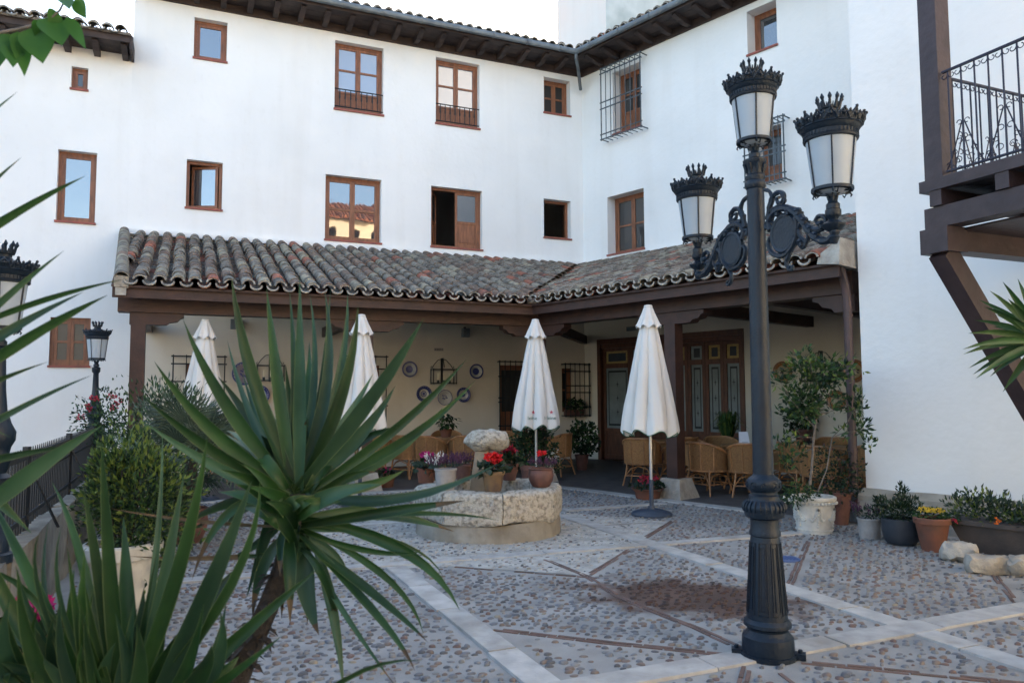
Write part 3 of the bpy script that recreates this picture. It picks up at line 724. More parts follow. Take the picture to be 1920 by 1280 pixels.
for F, S, first in ((P1, S1, True), (P2, S2, False)):
    dep = depth1 if first else depth2; slope_len = (RWP + dep) / math.cos(S)
    ok = (lambda p: side(p) > .02) if first else (lambda p: side(p) < -.02)
    us = [F.g(EC)[0] - (i + .5) * STEP for i in range(-20, 60)] if first else [F.g(EC)[0] + (i + .5) * STEP for i in range(-20, 60)]
    for u in us:
        if not first and u > UP2 - .02: continue
        wav = R.uniform(-.012, .012); dmin = None
        for r in range(int(slope_len / ROW) + 1):
            d = r * ROW; w = RWP + .07 - d * math.cos(S); v = RVP + .022 + d * math.sin(S)
            if w < -dep + .28: break
            if not ok(F.p(u, 0, w - .15)): continue
            if first and not inside_verge(F.p(u, 0, w)): continue
            if dmin is None: dmin = d
            ts.add(F, u + wav + R.uniform(-.008, .008), w, v, S)
        if dmin is not None and dmin == 0: lip(F, S, u + wav, None, True)
        uc = u - STEP / 2; d = 0; d0 = None
        while d < slope_len - .2:
            if ok(F.p(uc, 0, RWP - d * math.cos(S))) and (not first or inside_verge(F.p(uc, 0, RWP - d * math.cos(S)))): d0 = d; break
            d += .05
        if d0 is not None:
            channel(F, S, uc, d0, slope_len)
            if d0 == 0: lip(F, S, uc, None, False)
ts.emit(por, 300, V3((0, 8, 3)))
chan.build('channel_tiles', TILEM, por, True, kind='stuff')
lips.jitter(.01, 6).build('mortar_edge', mat('old_mortar', (.46, .43, .37), .95, (.22, .20, .175), 9, bump=.6, bscale=40), por, True)
# valley line of mortar, flashing against the walls, verge and right end
mb = MB(); mb.bar(V3((EC.x, EC.y, RVP - .02)), V3((WC.x, WC.y, 4.73)), .16, .05); mb.build('valley', TILEM[1], por)
mb = MB()
mb.bar(F1.p(F1.g(VG1)[0] - .1, 4.80, .05), F1.p(0, 4.80, .05), .12, .10)
mb.bar(F2.p(0, 4.80, .05), F2.p(F2.g(P2.p(UP2, 0))[0], 4.80, .05), .12, .10)
mb.jitter(.012, 5).build('wall_flashing', M['plaster'], por)
vg = MB(); n = 15
va_ = V3((VG0.x, VG0.y, RVP)); vb_ = V3((VG1.x, VG1.y, 4.75)); vt_ = (vb_ - va_).normalized(); vn_ = vt_.cross(V3((-vgd.y, vgd.x, 0))); vn_ = vn_ if vn_.z > 0 else -vn_; vs_ = vt_.cross(vn_)
vg.bar(va_ - vn_ * .02, vb_ - vn_ * .02 - vt_ * .1, .19, .17); vg.box(V3((VG0.x, VG0.y, RVP - .20)) + vgd * .10, .14, .12, .22, rad(23.4)); vg.jitter(.016, 6).build('verge_mortar', M['stone'], por, True)
for r in range(n):
    o = bpy.data.objects.new('verge_tile', TMESH[[1, 3, 1, 3, 2][r % 5]]); put(o, por)
    up2 = (vt_ + vn_ * .12).normalized(); nn2 = vs_.cross(up2); nn2 = nn2 if nn2.z > 0 else -nn2; uu2 = up2.cross(nn2)
    o.matrix_local = Matrix.Translation(-ORG[por.name]) @ tmat4(va_ + vn_ * .045 + vt_ * (r * (VGL / math.cos(S1) - .3) / n), uu2, up2, nn2)
ex = MB(); ex.extrude([P2.p(UP2 - .22, RVP - .06, RWP + .06), P2.p(UP2 + .06, RVP - .10, RWP + .06), P2.p(UP2 + .06, RVP + .24, RWP + .0), P2.p(UP2 - .02, RVP + .19, RWP + .02), P2.p(UP2 - .2, RVP + .06, RWP + .05)][::-1], P2.n * -.5)
ex.jitter(.03, 5).build('end_mortar', M['stone'], por)
# posts with flared stone feet and carved brackets
def corbel(F, u, both=True, l=.62):
    mb = MB(); pf = [(-.09, BB)]
    pr = [(l, BB - .003), (l, BB - .055), (l - .05, BB - .075), (l - .09, BB - .12), (l - .2, BB - .14), (l - .24, BB - .175), (l - .34, BB - .18)]
    poly = [(x, y) for x, y in pr] + ([(-x, y) for x, y in reversed(pr)] if both else [(-.12, BB - .18), (-.12, BB - .003)])
    mb.extrude([F.p(u + x, y, .095) for x, y in poly][::-1], F.n * -.19); return mb
def foot(mb, c, rz, a=.34, b=.5, h=.30):
    ca = V3((math.cos(rz), math.sin(rz), 0)); cb = V3((-ca.y, ca.x, 0)); c = V3((c.x, c.y, 0)); P = []
    for s, z in ((b / 2, 0.0), (a / 2 + .01, h * .85), (a / 2, h)):
        P += [c + (-ca - cb) * s + V3((0, 0, z)), c + (ca - cb) * s + V3((0, 0, z)), c + (ca + cb) * s + V3((0, 0, z)), c + (-ca + cb) * s + V3((0, 0, z))]
    fs = [(3, 2, 1, 0), (8, 9, 10, 11)]
    for l in (0, 4):
        for k in range(4): fs.append((l + k, l + (k + 1) % 4, l + 4 + (k + 1) % 4, l + 4 + k))
    return mb.add(P, fs)
a1 = math.atan2(D1.y, D1.x); a2 = math.atan2(D2.y, D2.x)
for F, u, az, both in ((P1, P1.uv(257, 700)[0], a1, False), (P1, P1.uv(685, 800)[0], a1, True), (P1, 0.0, a1, False), (P2, P2.uv(1266, 800)[0], a2, True)):
    P = F.p(u, 0); hh = BB - .18
    MB().box(P + V3((0, 0, .30)), .20, .20, hh - .30 + .001, az).build('post', M['wood_dark'], por)
    fo = foot(MB(), P, az).jitter(.02, 4).build('stone_foot', M['stone'], por)
    if u != 0.0: corbel(F, u, both).build('corbel', M['wood_dark'], por)
    else:
        mb = MB(); l = .75
        pr = [(l, BB), (l, BB - .06), (l - .06, BB - .085), (l - .1, BB - .13), (l - .22, BB - .15), (l - .26, BB - .185), (0, BB - .185), (0, BB)]
        mb.extrude([P2.p(x, y, .095) for x, y in pr], P2.n * -.19)
        mb.extrude([P1.p(-x, y - .003, .09) for x, y in pr], P1.n * -.18); mb.build('corbel', M['wood_dark'], por)
# half bracket and wall beams at the right end, cross tie
mb = MB(); l = .55; pr = [(UP2, BB), (UP2, BB - .22), (UP2 - .26, BB - .22), (UP2 - .30, BB - .17), (UP2 - .42, BB - .14), (UP2 - .47, BB - .08), (UP2 - .55, BB - .055), (UP2 - .55, BB)]
mb.extrude([P2.p(x, y - .002, .09) for x, y in pr][::-1], P2.n * -.18); mb.build('corbel', M['wood_dark'], por)
for F, us, dep in ((P2, [P2.uv(1470, 580)[0] - .35, P2.uv(1266, 580)[0]], depth2), (P1, [P1.uv(257, 600)[0], P1.uv(685, 600)[0]], depth1)):
    for u in us: MB().bar(F.p(u, BB + .11, -.13), F.p(u, BB + .11, -dep + .01), .14, .2).build('tie_beam', M['wood_dark'], por)
MB().bar(V3((PC.x, PC.y, BB + .11)).lerp(V3((WC.x, WC.y, BB + .11)), .04), V3((WC.x, WC.y, BB + .11)).lerp(V3((PC.x, PC.y, BB + .11)), .01), .14, .2).build('tie_beam', M['wood_dark'], por)
# drain pipe at the end of the porch
dp = thing('drain_pipe', 'brown drain pipe down the corner where porch meets the white wall', 'pipe', tuple(P2.p(UP2 + .0, 0, .1)))
t0 = P2.p(UP2 - .10, 0, .30)
mb = MB(); mb.tube([P2.p(UP2 - .05, 3.12, .34), P2.p(UP2 - .04, 2.9, .24), P2.p(UP2 - .03, 2.7, .22), P2.p(UP2 - .03, .40, .22)], .052, 10); mb.build('pipe', M['brown_pipe'], dp, True)
for v in (2.5, 1.95, .85): MB().tube([P2.p(UP2 - .03, v, .22), P2.p(UP2 - .03, v + .03, .22)], .060, 10).build('pipe_collar', M['brown_pipe'], dp, True)
MB().tube([P2.p(UP2 - .03, .0, .22), P2.p(UP2 - .03, .42, .22)], .062, 10).build('pipe_shoe', M['zinc'], dp, True)

# ------------------------------------------------------------------ white house on the right
C3 = CP2 + .18
F3 = Frame(PC + N2 * .18, D2)
U3 = F3.uv(1620, 800)[0]
hs = thing('white_side_house', 'plain white house wall on the right with rough stone plinth', 'building', tuple(F3.p(U3, 0)))
mb = MB(); u9 = U3 + 4.6
bx = MB(); bx.boxf(F3, U3, u9, .40, 14, -5, 0); bx.build('wall', M['plaster'], hs)
# plinth of single rough stones with a mortar ledge
v_l = .36
u = U3 - .02; i = 0
while u < u9 - .2:
    wd = R.uniform(.5, .95); hgt = .30 + R.uniform(-.02, .02)
    s = MB(); s.boxf(F3, u + .006, u + wd - .006, -.05, hgt, -.1, .19 + R.uniform(-.012, .012)); s.jitter(.03, 3, i).build('stone', M['stone'], hs); u += wd; i += 1
lg = MB(); nn = 24
pa = []
for k in range(nn):
    ua, ub = U3 - .02 + (u9 - U3) * k / nn, U3 - .02 + (u9 - U3) * (k + 1) / nn
    lg.extrude([F3.p(ua, .28, .0), F3.p(ua, .28, .17), F3.p(ua, .35, .165), F3.p(ua, .42, .03), F3.p(ua, .42, 0)][::-1], F3.u * (ub - ua))
lg.jitter(.022, 2.2).build('ledge', M['stone_smooth'], hs)

# ------------------------------------------------------------------ rendered tower beyond the roofs
tc = V3((1145 - 960, FPX, 0)).normalized() * 25; tw = thing('stair_tower', 'pink and grey rendered tower rising behind the roof corner', 'tower', (tc.x, tc.y, 0))
FA = Frame(tc, -(V3((1048 - 960, FPX, 0)).normalized() * 26.6 - tc)); FB_ = Frame(tc, V3((.93, .36, 0)))
mb = MB(); L1 = 2.3
a, b, c, d = tc, tc + (-FA.u) * L1, tc + (-FA.u) * L1 + FB_.u * 6, tc + FB_.u * 6
vquad(mb, b, a, 0, 21, 0); vquad(mb, a, d, 0, 21, 1); vquad(mb, d, c, 0, 21, 1); vquad(mb, c, b, 0, 21, 0)
mb.add([V3((p.x, p.y, 21)) for p in (a, d, c, b)], [(0, 1, 2, 3)], 1)
mb.build('wall', [M['plaster_pink'], M['plaster_old']], tw)

# ------------------------------------------------------------------ house across the yard, seen in the window glass
FO = Frame(WC + N1 * 24.5, -D1)
op = thing('opposite_house', 'cream house with orange tiled roof across the yard mirrored in window panes', 'building', tuple(FO.p(0, 0)))
oa, ob = -8.5, 9.0
mb = MB(); hh = []
for i in range(10): hh.append((oa + .6 + i * 1.2, oa + .95 + i * 1.2, 10.0, 10.7))
wall(mb, FO, oa, ob, -.1, 11.3, hh); vquad(mb, FO.p(oa, 0, -7), FO.p(oa, 0), -.1, 11.3); vquad(mb, FO.p(ob, 0), FO.p(ob, 0, -7), -.1, 11.3); vquad(mb, FO.p(ob, 0, -7), FO.p(oa, 0, -7), -.1, 11.3)
mb.build('wall', M['plaster_cream'], op)
mb = MB(); roofplane(mb, FO, oa - .2, ob + .2, 0, 0, .5, 11.3, 4.6, rad(24))
P_ = [FO.p(oa - .2, 13.1, -3.7), FO.p(ob + .2, 13.1, -3.7), FO.p(ob + .2, 11.2, -7.5), FO.p(oa - .2, 11.2, -7.5)]; mb.extrude(P_, V3((0, 0, -.05)))
OM = tilemat('orange_tile', (.50, .17, .07), (.38, .14, .07), .7); mb.build('roof', OM, op)
mb = MB()
for i in range(48):
    u = oa - .1 + i * .265; a = FO.p(u, 11.32, .58); b = FO.p(u, 11.32 + 4.6 * math.sin(rad(24)), .58 - 4.6 * math.cos(rad(24)))
    mb.tube([a, b], .085, 6)
mb.build('tile_ridges', OM, op, True, kind='stuff')

# unseen lower house, added behind the viewer to cut low sky light
lo = thing('opposite_house', 'long lower cream house with tiled roof, added unseen to block low sky light', 'building', tuple(FO.p(14, 0)))
mb = MB(); mb.boxf(FO, 9.05, 34, -.1, 7.6, -7, 0); mb.build('wall', M['plaster_cream'], lo)
mb = MB(); roofplane(mb, FO, 9.05, 34, 0, 0, .5, 7.6, 4.6, rad(24)); mb.build('roof', OM, lo)
FR = Frame(FO.p(-9, 0, 3.2), D2 * 1.0)
# ------------------------------------------------------------------ ground
gr = MB(); gr.add([(-60, -60, 0), (90, -60, 0), (90, 90, 0), (-60, 90, 0)], [(0, 1, 2, 3)])
ground = gr.build('courtyard_ground', M['mortar'], None, kind='structure')
KB = .52
def in_porch(p): return N1.dot(p) < CP1 + KB or N2.dot(p) < CP2 + KB
PA = V3((-3.0, 4.4, 0)); PF = Frame(PA, -N1)
# porch floor, a hand above nothing: dark slabs with joints, and its limestone kerb
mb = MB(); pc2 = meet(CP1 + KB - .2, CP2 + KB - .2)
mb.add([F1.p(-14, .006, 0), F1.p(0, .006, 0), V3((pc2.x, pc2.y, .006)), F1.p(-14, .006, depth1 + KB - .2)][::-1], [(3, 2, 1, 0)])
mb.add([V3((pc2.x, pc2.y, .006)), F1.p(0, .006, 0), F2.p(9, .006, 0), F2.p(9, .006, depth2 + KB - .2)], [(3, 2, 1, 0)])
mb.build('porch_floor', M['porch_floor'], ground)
def slabline(a, b, wd, L=.85, name='limestone_slab', m='slab', z=.016, gap=.014, jit=.009):
    a = V3((a.x, a.y, 0)); b = V3((b.x, b.y, 0)); t = (b - a); ln = t.length; t.normalize(); n = V3((-t.y, t.x, 0)); s = 0
    while s < ln - .05:
        l = min(L * R.uniform(.8, 1.2), ln - s)
        if ln - s - l < .15: l = ln - s
        p, q = a + t * (s + gap / 2), a + t * (s + l - gap / 2); o1, o2 = R.uniform(-jit, jit), R.uniform(-jit, jit); zz = z + R.uniform(-.003, .003)
        mb = MB(); h = wd / 2
        mb.box8([p - n * (h + o1) + V3((0, 0, -.02)), q - n * (h + o1) + V3((0, 0, -.02)), q + n * (h + o2) + V3((0, 0, -.02)), p + n * (h + o2) + V3((0, 0, -.02)),
                 p - n * (h + o1 - .006) + V3((0, 0, zz)), q - n * (h + o1 - .006) + V3((0, 0, zz)), q + n * (h + o2 - .006) + V3((0, 0, zz)), p + n * (h + o2 - .006) + V3((0, 0, zz))])
        mb.build(name, M[m], ground); s += l
kc = meet(CP1 + KB - .12, CP2 + KB - .12)
slabline(F1.p(-9, 0, depth1 + KB - .12), kc, .22, .9, 'kerb_stone'); slabline(kc, F2.p(7.4, 0, depth2 + KB - .12), .22, .9, 'kerb_stone')
STR = []
def strip(x0, y0, x1, y1, wd=.19, L=.85):
    a, b = G(x0, y0), G(x1, y1); STR.append((a, b, wd / 2 + .02)); slabline(a, b, wd, L)
strip(1062, 969, 1960, 1262, .20); strip(250, 1097, 1498, 1000, .17); strip(1058, 958, 1245, 944, .16)
strip(1040, 1297, 1990, 1129, .21); strip(741, 1064, 1050, 1306, .20)
strip(520, 1000, 790, 975, .16)
BR = []
def bricks(pts, rows=2):
    for (x0, y0), (x1, y1) in zip(pts, pts[1:]):
        a, b = G(x0, y0), G(x1, y1); t = b - a; ln = t.length; t.normalize(); n = V3((-t.y, t.x, 0)); BR.append((a, b, .05)); s = 0
        while s < ln - .08:
            l = .19
            for r in range(rows):
                if R.random() < .08: continue
                c = a + t * (s + l / 2 + r * .06) + n * ((r - (rows - 1) / 2) * .034 + R.uniform(-.004, .004)); c.z = -.02
                mb = MB(); mb.box(c, l - .012, .023, .024 + R.uniform(0, .005), math.atan2(t.y, t.x) + R.uniform(-.03, .03)); mb.build('brick', M['brick'], ground)
            s += l
bricks([(1022, 1049), (1099, 1080), (1155, 1116), (1210, 1140), (1302, 1176), (1385, 1214)]); bricks([(1104, 1078), (1172, 1036)]); bricks([(852, 1063), (1098, 1082)], 1)
bricks([(925, 1180), (1130, 1204), (1368, 1228)]); bricks([(1500, 1241), (1930, 1283)]); bricks([(1516, 1014), (1481, 1096)]); bricks([(1862, 1076), (1914, 1140)])
bricks([(1210, 1008), (1256, 980)]); bricks([(1132, 985), (1243, 979)], 1); bricks([(1462, 1262), (1500, 1290)], 1); bricks([(1400, 1250), (1390, 1290)], 2)
POLY = [(600, 1072), (600, 985), (780, 955), (1050, 960), (1252, 978), (1207, 1010), (1200, 1024), (1168, 1036), (1102, 1079), (850, 1062)]
PG = [G(*p) for p in POLY]
mb = MB(); mb.add([V3((p.x, p.y, .004)) for p in PG], [tuple(reversed(range(len(PG))))]); mb.build('pale_paving', M['mortar_pale'], ground)
def inpoly(p):
    c = False; n = len(PG)
    for i in range(n):
        a, b = PG[i], PG[i - 1]
        if (a.y > p.y) != (b.y > p.y) and p.x < (b.x - a.x) * (p.y - a.y) / (b.y - a.y) + a.x: c = not c
    return c
def near(p, segs, extra=0.0):
    for a, b, h in segs:
        d = b - a; t = max(0, min(1, (p - a).dot(d) / d.dot(d))); q = a + d * t
        if (p.x - q.x) ** 2 + (p.y - q.y) ** 2 < (h + extra) ** 2: return True
    return False
PEB = [mat('pebble_' + n, c, .62, c2, 18, bump=.2, bscale=50, stain=True) for n, c, c2 in (('slate', (.125, .13, .142), (.17, .175, .182)), ('brown', (.15, .112, .092), (.18, .145, .122)), ('grey', (.21, .205, .195), (.16, .16, .155)),
       ('dark', (.075, .077, .084), (.105, .107, .112)), ('rose', (.145, .095, .082), (.12, .085, .075)), ('cream', (.27, .235, .175), (.21, .185, .14)), ('white', (.38, .37, .34), (.28, .275, .25)))]
PW = [.33, .20, .19, .17, .08, .028, .002]
cob = []
yy = 3.2
while yy < 13.6:
    step = .066; xx = -yy * .78
    while xx < yy * .78:
        p = V3((xx + R.uniform(-.022, .022), yy + R.uniform(-.018, .018), 0)); xx += step * 1.12
        if in_porch(p) and not False: continue
        if PF.g(p)[2] < .25 or N2.dot(p) < C3_ if False else (PF.g(p)[2] < .2): continue
        if N2.dot(p) < CP2 + .4 and F3.g(p)[0] > U3 - .1: continue
        if (p - V3((-.0, 0, 0))).length < 1: continue
        if near(p, STR, .012) or near(p, BR, .02): continue
        if R.random() < .08 or noise.noise(p * 1.1) > .45 and R.random() < .5: continue
        pale = inpoly(p)
        k = 6 if pale and R.random() < .7 else pick(PW)
        cob.append((p, k, R.choice((.55, .7, .8, .9, 1.0, 1.2))))
    yy += .058 if yy < 9 else .066
dax = math.atan2(D1.y, D1.x)
def cobble_mb(mb, p, k, s, near_):
    a = dax * .55 + R.uniform(-.4, .4); ca, sa = math.cos(a), math.sin(a); rx, ry, h = .0245 * s * R.uniform(.8, 1.15), .0165 * s * R.uniform(.85, 1.3), .013 * R.uniform(.5, 1.4)
    n = 8 if near_ else 6; vs = []
    rings = ((1.0, -.004), (.86, h * .62), (.45, h)) if near_ else ((1.0, -.002), (.6, h))
    for q, z in rings:
        for i in range(n):
            t = 2 * math.pi * i / n; e = 1 + .12 * math.sin(2 * t + s * 9) + .10 * math.sin(3 * t + p.x * 40); x, y = rx * q * e * math.cos(t), ry * q * e * math.sin(t)
            vs.append((p.x + x * ca - y * sa, p.y + x * sa + y * ca, z + p.z))
    fs = [tuple((len(rings) - 1) * n + i for i in range(n))]
    for r in range(len(rings) - 1):
        for i in range(n): fs.append((r * n + i, r * n + (i + 1) % n, (r + 1) * n + (i + 1) % n, (r + 1) * n + i))
    mb.add(vs, fs, k)
cob.sort(key=lambda q: q[0].length)
def seen(p):
    return abs(p.x / p.y) < .67 and p.y > 3.85
first = [c for c in cob if seen(c[0])]; ids = set(id(c) for c in first[:300])
for p, k, s in first[:300]:
    mb = MB(); cobble_mb(mb, p, 0, s * 1.1, True); mb.build('cobble', PEB[k], ground, True, ang=60)
mb = MB()
for c in cob:
    if id(c) in ids: continue
    cobble_mb(mb, c[0], c[1], c[2] * (1.1 if c[0].y < 7 else 1.05), c[0].y < 6.5)
mb.build('cobbles', PEB, ground, True, ang=60, kind='stuff')
dcv = thing('drain_cover', 'small blue round drain cover set in the cobbles behind the lamp post', 'drain cover', tuple(G(1475, 1049)))
mb = MB(); mb.lathe([(.125, -.01), (.125, .012), (.115, .018), (.02, .018)], G(1475, 1049), 18)
for i in range(6): 
    g_ = G(1475, 1049); mb.box(g_ + V3((-.08 + .032 * i, 0, .017)), .012, .14, .006)
mb.build('cover', mat('blue_paint', (.06, .10, .22), .6), dcv)

# ------------------------------------------------------------------ low parapet with iron railing at the left
par = thing('stone_parapet', 'low rough limestone parapet wall along the left edge of the yard', 'wall', tuple(PF.p(0, 0)))
u = -5.0; i = 0; PH = .62
while u < 7.6:
    wd = R.uniform(.6, 1.0); h = PH + R.uniform(-.02, .02)
    s = MB(); nseg = 4
    for z0, z1 in ((-.03, h * .5), (h * .5, h)):
        for j in range(3): s.boxf(PF, u + wd * j / 3, u + wd * (j + 1) / 3 - (.012 if j == 2 else 0), z0, z1, -.34, .10)
    s.jitter(.03, 4, i * .7).build('stone', M['stone_rough'], par); u += wd; i += 1
rl = thing('iron_railing', 'dark iron railing of close bars standing on the left parapet', 'railing', tuple(PF.p(0, PH)))
def rail(a, b, w=.0, mat_='iron'):
    for v, t in ((1.13, .035), (.70, .03)): MB().bar(PF.p(a, v, w), PF.p(b, v, w), .03, t).build('rail', M['iron'], rl)
    MB().bar(PF.p(a, .98, w), PF.p(b, .98, w), .02, .02).build('rail', M['iron'], rl)
rail(-4.5, 7.2, -.02)
n = int(11.6 / .095); 
for i in range(n):
    u = -4.45 + i * .095; MB().tube([PF.p(u, .60, -.02), PF.p(u, 1.13, -.02), PF.p(u, 1.19, -.02)], [.008, .008, .003], 4).build('bar', M['iron'], rl)
for u in (-3.2, -1.0, 1.2, 3.4, 5.6): 
    MB().bar(PF.p(u, .55, -.02), PF.p(u, 1.2, -.02), .04, .04).build('post', M['iron'], rl)
    MB().bar(PF.p(u, 1.05, -.0), PF.p(u + .1, .60, .18), .03, .012).build('brace', M['iron'], rl)
# ------------------------------------------------------------------ street lamps
def lantern(parent, base, rot=0.0, sc=1.0):
    """royal-crown lantern; base = point where its cup sits"""
    o = thing_part = bpy.data.objects.new('lantern', None)
    def T(x, y, z): c, s = math.cos(rot), math.sin(rot); return V3(base) + V3((x * c - y * s, x * s + y * c, z)) * sc
    Mx = Matrix.Translation(base) @ Matrix.Rotation(rot, 4, 'Z') @ Matrix.Scale(sc, 4)
    P = lambda a, r, z: V3((r * math.cos(a), r * math.sin(a), z))
    body = MB()
    body.lathe([(.022, .0), (.036, .004), (.036, .03), (.026, .04), (.02, .075)], n=14)
    for i in range(6):                                        # curling holder arms
        a = i * math.pi / 3
        body.tube([P(a, .012, .03), P(a, .022, .06), P(a, .03, .085), P(a, .055, .10), P(a, .085, .092), P(a, .105, .098), P(a, .113, .085), P(a, .106, .077)], [.007, .007, .006, .006, .006, .005, .005, .004], 5)
        body.tube([P(a + .25, .105, .105), P(a + .25, .085, .075), P(a + .2, .07, .085)], .004, 4)
    body.lathe([(.096, .100), (.108, .102), (.108, .118), (.098, .120), (.096, .100)], n=24)
    for i in range(6):
        a = i * math.pi / 3; body.tube([P(a, .103, .11), P(a, .133, .385)], .0055, 4)
    body.lathe([(.130, .372), (.140, .376), (.143, .386), (.136, .392), (.137, .415), (.146, .424), (.150, .432), (.152, .436), (.162, .456), (.167, .470), (.162, .468), (.150, .456), (.13, .458), (.12, .478), (.09, .503), (.06, .515), (.046, .520), (.048, .522), (.042, .530), (.043, .545), (.05, .55), (.05, .558), (.03, .56)], n=28)
    for i in range(40):                                       # dentils under the crown
        a = i * 2 * math.pi / 40; body.tube([P(a, .1385, .394), P(a, .1385, .414)], .004, 4)
    b = body.xf(Mx).build('lantern', M['lamp'], parent, True)
    c = MB()                                                  # pierced crown
    c.tube([P(2 * math.pi * i / 40, .155, .447) for i in range(40)], .006, 5, closed=True)
    nf = 16
    for i in range(nf):
        a = 2 * math.pi * i / nf; da = math.pi / nf
        big = 1.0 if i % 2 == 0 else .78
        tip = P(a, .172 + .008 * big, .455 + .055 * big)
        c.tube([P(a - da, .158, .452), P(a - da * .75, .166, .472), P(a - da * .25, .171, .490), tip], [.008, .0085, .0075, .004], 5)
        c.tube([P(a + da, .158, .452), P(a + da * .75, .166, .472), P(a + da * .25, .171, .490), tip], [.008, .0085, .0075, .004], 5)
        for s in (-1, 1):
            q = [P(a + s * da * (.42 + .30 * math.cos(t)), .164 + .009 * math.sin(t), .468 + .013 * math.sin(t)) for t in [k * math.pi / 3 for k in range(6)]]
            c.tube(q, .0062, 4, closed=True)
        c.sphere(tip, .010, 6); c.sphere(P(a, .169, .478), .011, 6)
        c.sphere(P(a + da, .171, .488), .009, 6); c.tube([P(a + da, .162, .455), P(a + da, .173, .498)], [.009, .004], 5)
    c.xf(Mx).build('pierced_crown', M['lamp'], b, True)
    c = MB()
    for i in range(10):
        a = 2 * math.pi * i / 10
        c.tube([P(a, .046, .552), P(a, .054, .572), P(a, .060, .592), P(a, .065, .606), P(a, .066, .626)], [.011, .009, .007, .012, .003], 5)
        c.tube([P(a + .31, .048, .555), P(a + .31, .056, .58)], [.006, .003], 4)
    c.xf(Mx).build('finial_crown', M['lamp'], b, True)
    for i in range(6):
        a = i * math.pi / 3; g = MB(); vs = []; m = 5
        for z, r in ((.118, .099), (.374, .128)):
            for k in range(m + 1): vs.append(P(a + math.pi / 3 * (k + .1) / (m + .2), r, z))
        g.add(vs, [(k, k + 1, m + 2 + k, m + 1 + k) for k in range(m)]); g.xf(Mx).build('glass_pane', M['lamp_glass'], b, True)
    g = MB(); g.lathe([(.096, .112), (.08, .098), (.05, .088), (.02, .085)], n=18).xf(Mx); g.build('glass_bowl', M['lamp_glass'], b, True)
    g = MB(); g.tube([P(.9, .106, .235), P(.9, .122, .235)], .006, 5); g.sphere(P(.9, .126, .235), .009, 6); g.xf(Mx).build('latch', M['lamp'], b, True)
    return b

LP = G(1441, 1243); LP = V3((LP.x, LP.y, 0)) * ((LP.y + .12) / LP.y); LD = LP.y
def hz(py, px=1430): r = ray(px, py); return EYE + r.z / r.y * LD
kpx = LD / FPX
lamp = thing('street_lamp', 'tall dark blue cast iron lamp post with three crowned lanterns', 'street lamp', tuple(LP))
mb = MB(); mb.lathe([(46 * kpx, 0), (46.5 * kpx, .04), (46 * kpx, hz(1200)), (45 * kpx, hz(1190)), (39 * kpx, hz(1184)), (36 * kpx, hz(1178)), (37 * kpx, hz(1174)), (42.5 * kpx, hz(1170)), (42 * kpx, hz(1164)), (37 * kpx, hz(1157))], LP, 32); mb.build('base', M['lamp'], lamp, True, ang=30)
def oct_(i, a, r, z):
    return r * (1 + .035 * (1 if math.cos(8 * a) > 0 else -1)) 
mb = MB(); h0, h1 = hz(1157), hz(1004)
mb.lathe([(36 * kpx, h0), (35.5 * kpx, h0 + .02), (26 * kpx, h1 - .01), (25 * kpx, h1)], LP, 48)
for i in range(8):                                            # raised panel borders on the tapered part
    a = i * math.pi / 4 + .3; 
    def Q(da, t): r = (35.8 + (25.8 - 35.8) * t) * kpx + .003; return LP + V3((r * math.cos(a + da), r * math.sin(a + da), h0 + (h1 - h0) * t))
    d = .27; mb.tube([Q(-d, .07), Q(d, .07), Q(d * .97, .3), Q(d * .95, .6), Q(d * .9, .93), Q(-d * .9, .93), Q(-d * .95, .6), Q(-d * .97, .3)], .0042, 4, closed=True)
    d = .13; mb.tube([Q(-d, .12), Q(d, .12), Q(d, .5), Q(d, .88), Q(-d, .88), Q(-d, .5)], .003, 4, closed=True)
mb.build('fluted_shaft', M['lamp'], lamp, True, ang=30)
mb = MB(); mb.lathe([(25 * kpx, h1), (28 * kpx, h1 + .006), (28 * kpx, hz(996)), (25.5 * kpx, hz(990)), (25.5 * kpx, hz(972)), (34 * kpx, hz(968)), (36 * kpx, hz(962)), (36 * kpx, hz(956)), (38 * kpx, hz(950)), (36 * kpx, hz(944)), (30 * kpx, hz(938)), (27 * kpx, hz(934)), (27 * kpx, hz(928)), (24 * kpx, hz(925)), (24 * kpx, hz(921)), (29 * kpx, hz(916)), (31 * kpx, hz(908)), (30 * kpx, hz(900)), (26 * kpx, hz(895)), (21 * kpx, hz(892)), (18.6 * kpx, hz(888))], LP, 32)
for i in range(24):
    a = i * math.pi / 12; P_ = lambda r, z: LP + V3((r * kpx * math.cos(a), r * kpx * math.sin(a), z))
    mb.tube([P_(36.5, hz(957)), P_(38.5, hz(950)), P_(36, hz(942)), P_(30, hz(937))], [.007, .008, .007, .004], 5)
for i in range(10):
    a = i * math.pi / 5
    q = [LP + V3(((31 * kpx) * math.cos(a + .16 * math.cos(t)), (31 * kpx) * math.sin(a + .16 * math.cos(t)), hz(907) + .018 * math.sin(t))) for t in [k * math.pi / 4 for k in range(8)]]
    mb.tube(q, .004, 4, closed=True)
mb.build('collar', M['lamp'], lamp, True, ang=40)
mb = MB(); mb.lathe([(18.6 * kpx, hz(889)), (16 * kpx, hz(353))], LP, 28); mb.build('shaft', M['lamp'], lamp, True)
mb = MB(); mb.lathe([(16 * kpx, hz(356)), (19 * kpx, hz(352)), (19.5 * kpx, hz(345)), (17 * kpx, hz(340)), (18.5 * kpx, hz(335)), (18.5 * kpx, hz(331)), (15 * kpx, hz(328)), (15.5 * kpx, hz(318)), (18 * kpx, hz(311)), (21.5 * kpx, hz(306)), (21.5 * kpx, hz(301)), (14 * kpx, hz(299)), (8 * kpx, hz(297))], LP, 24)
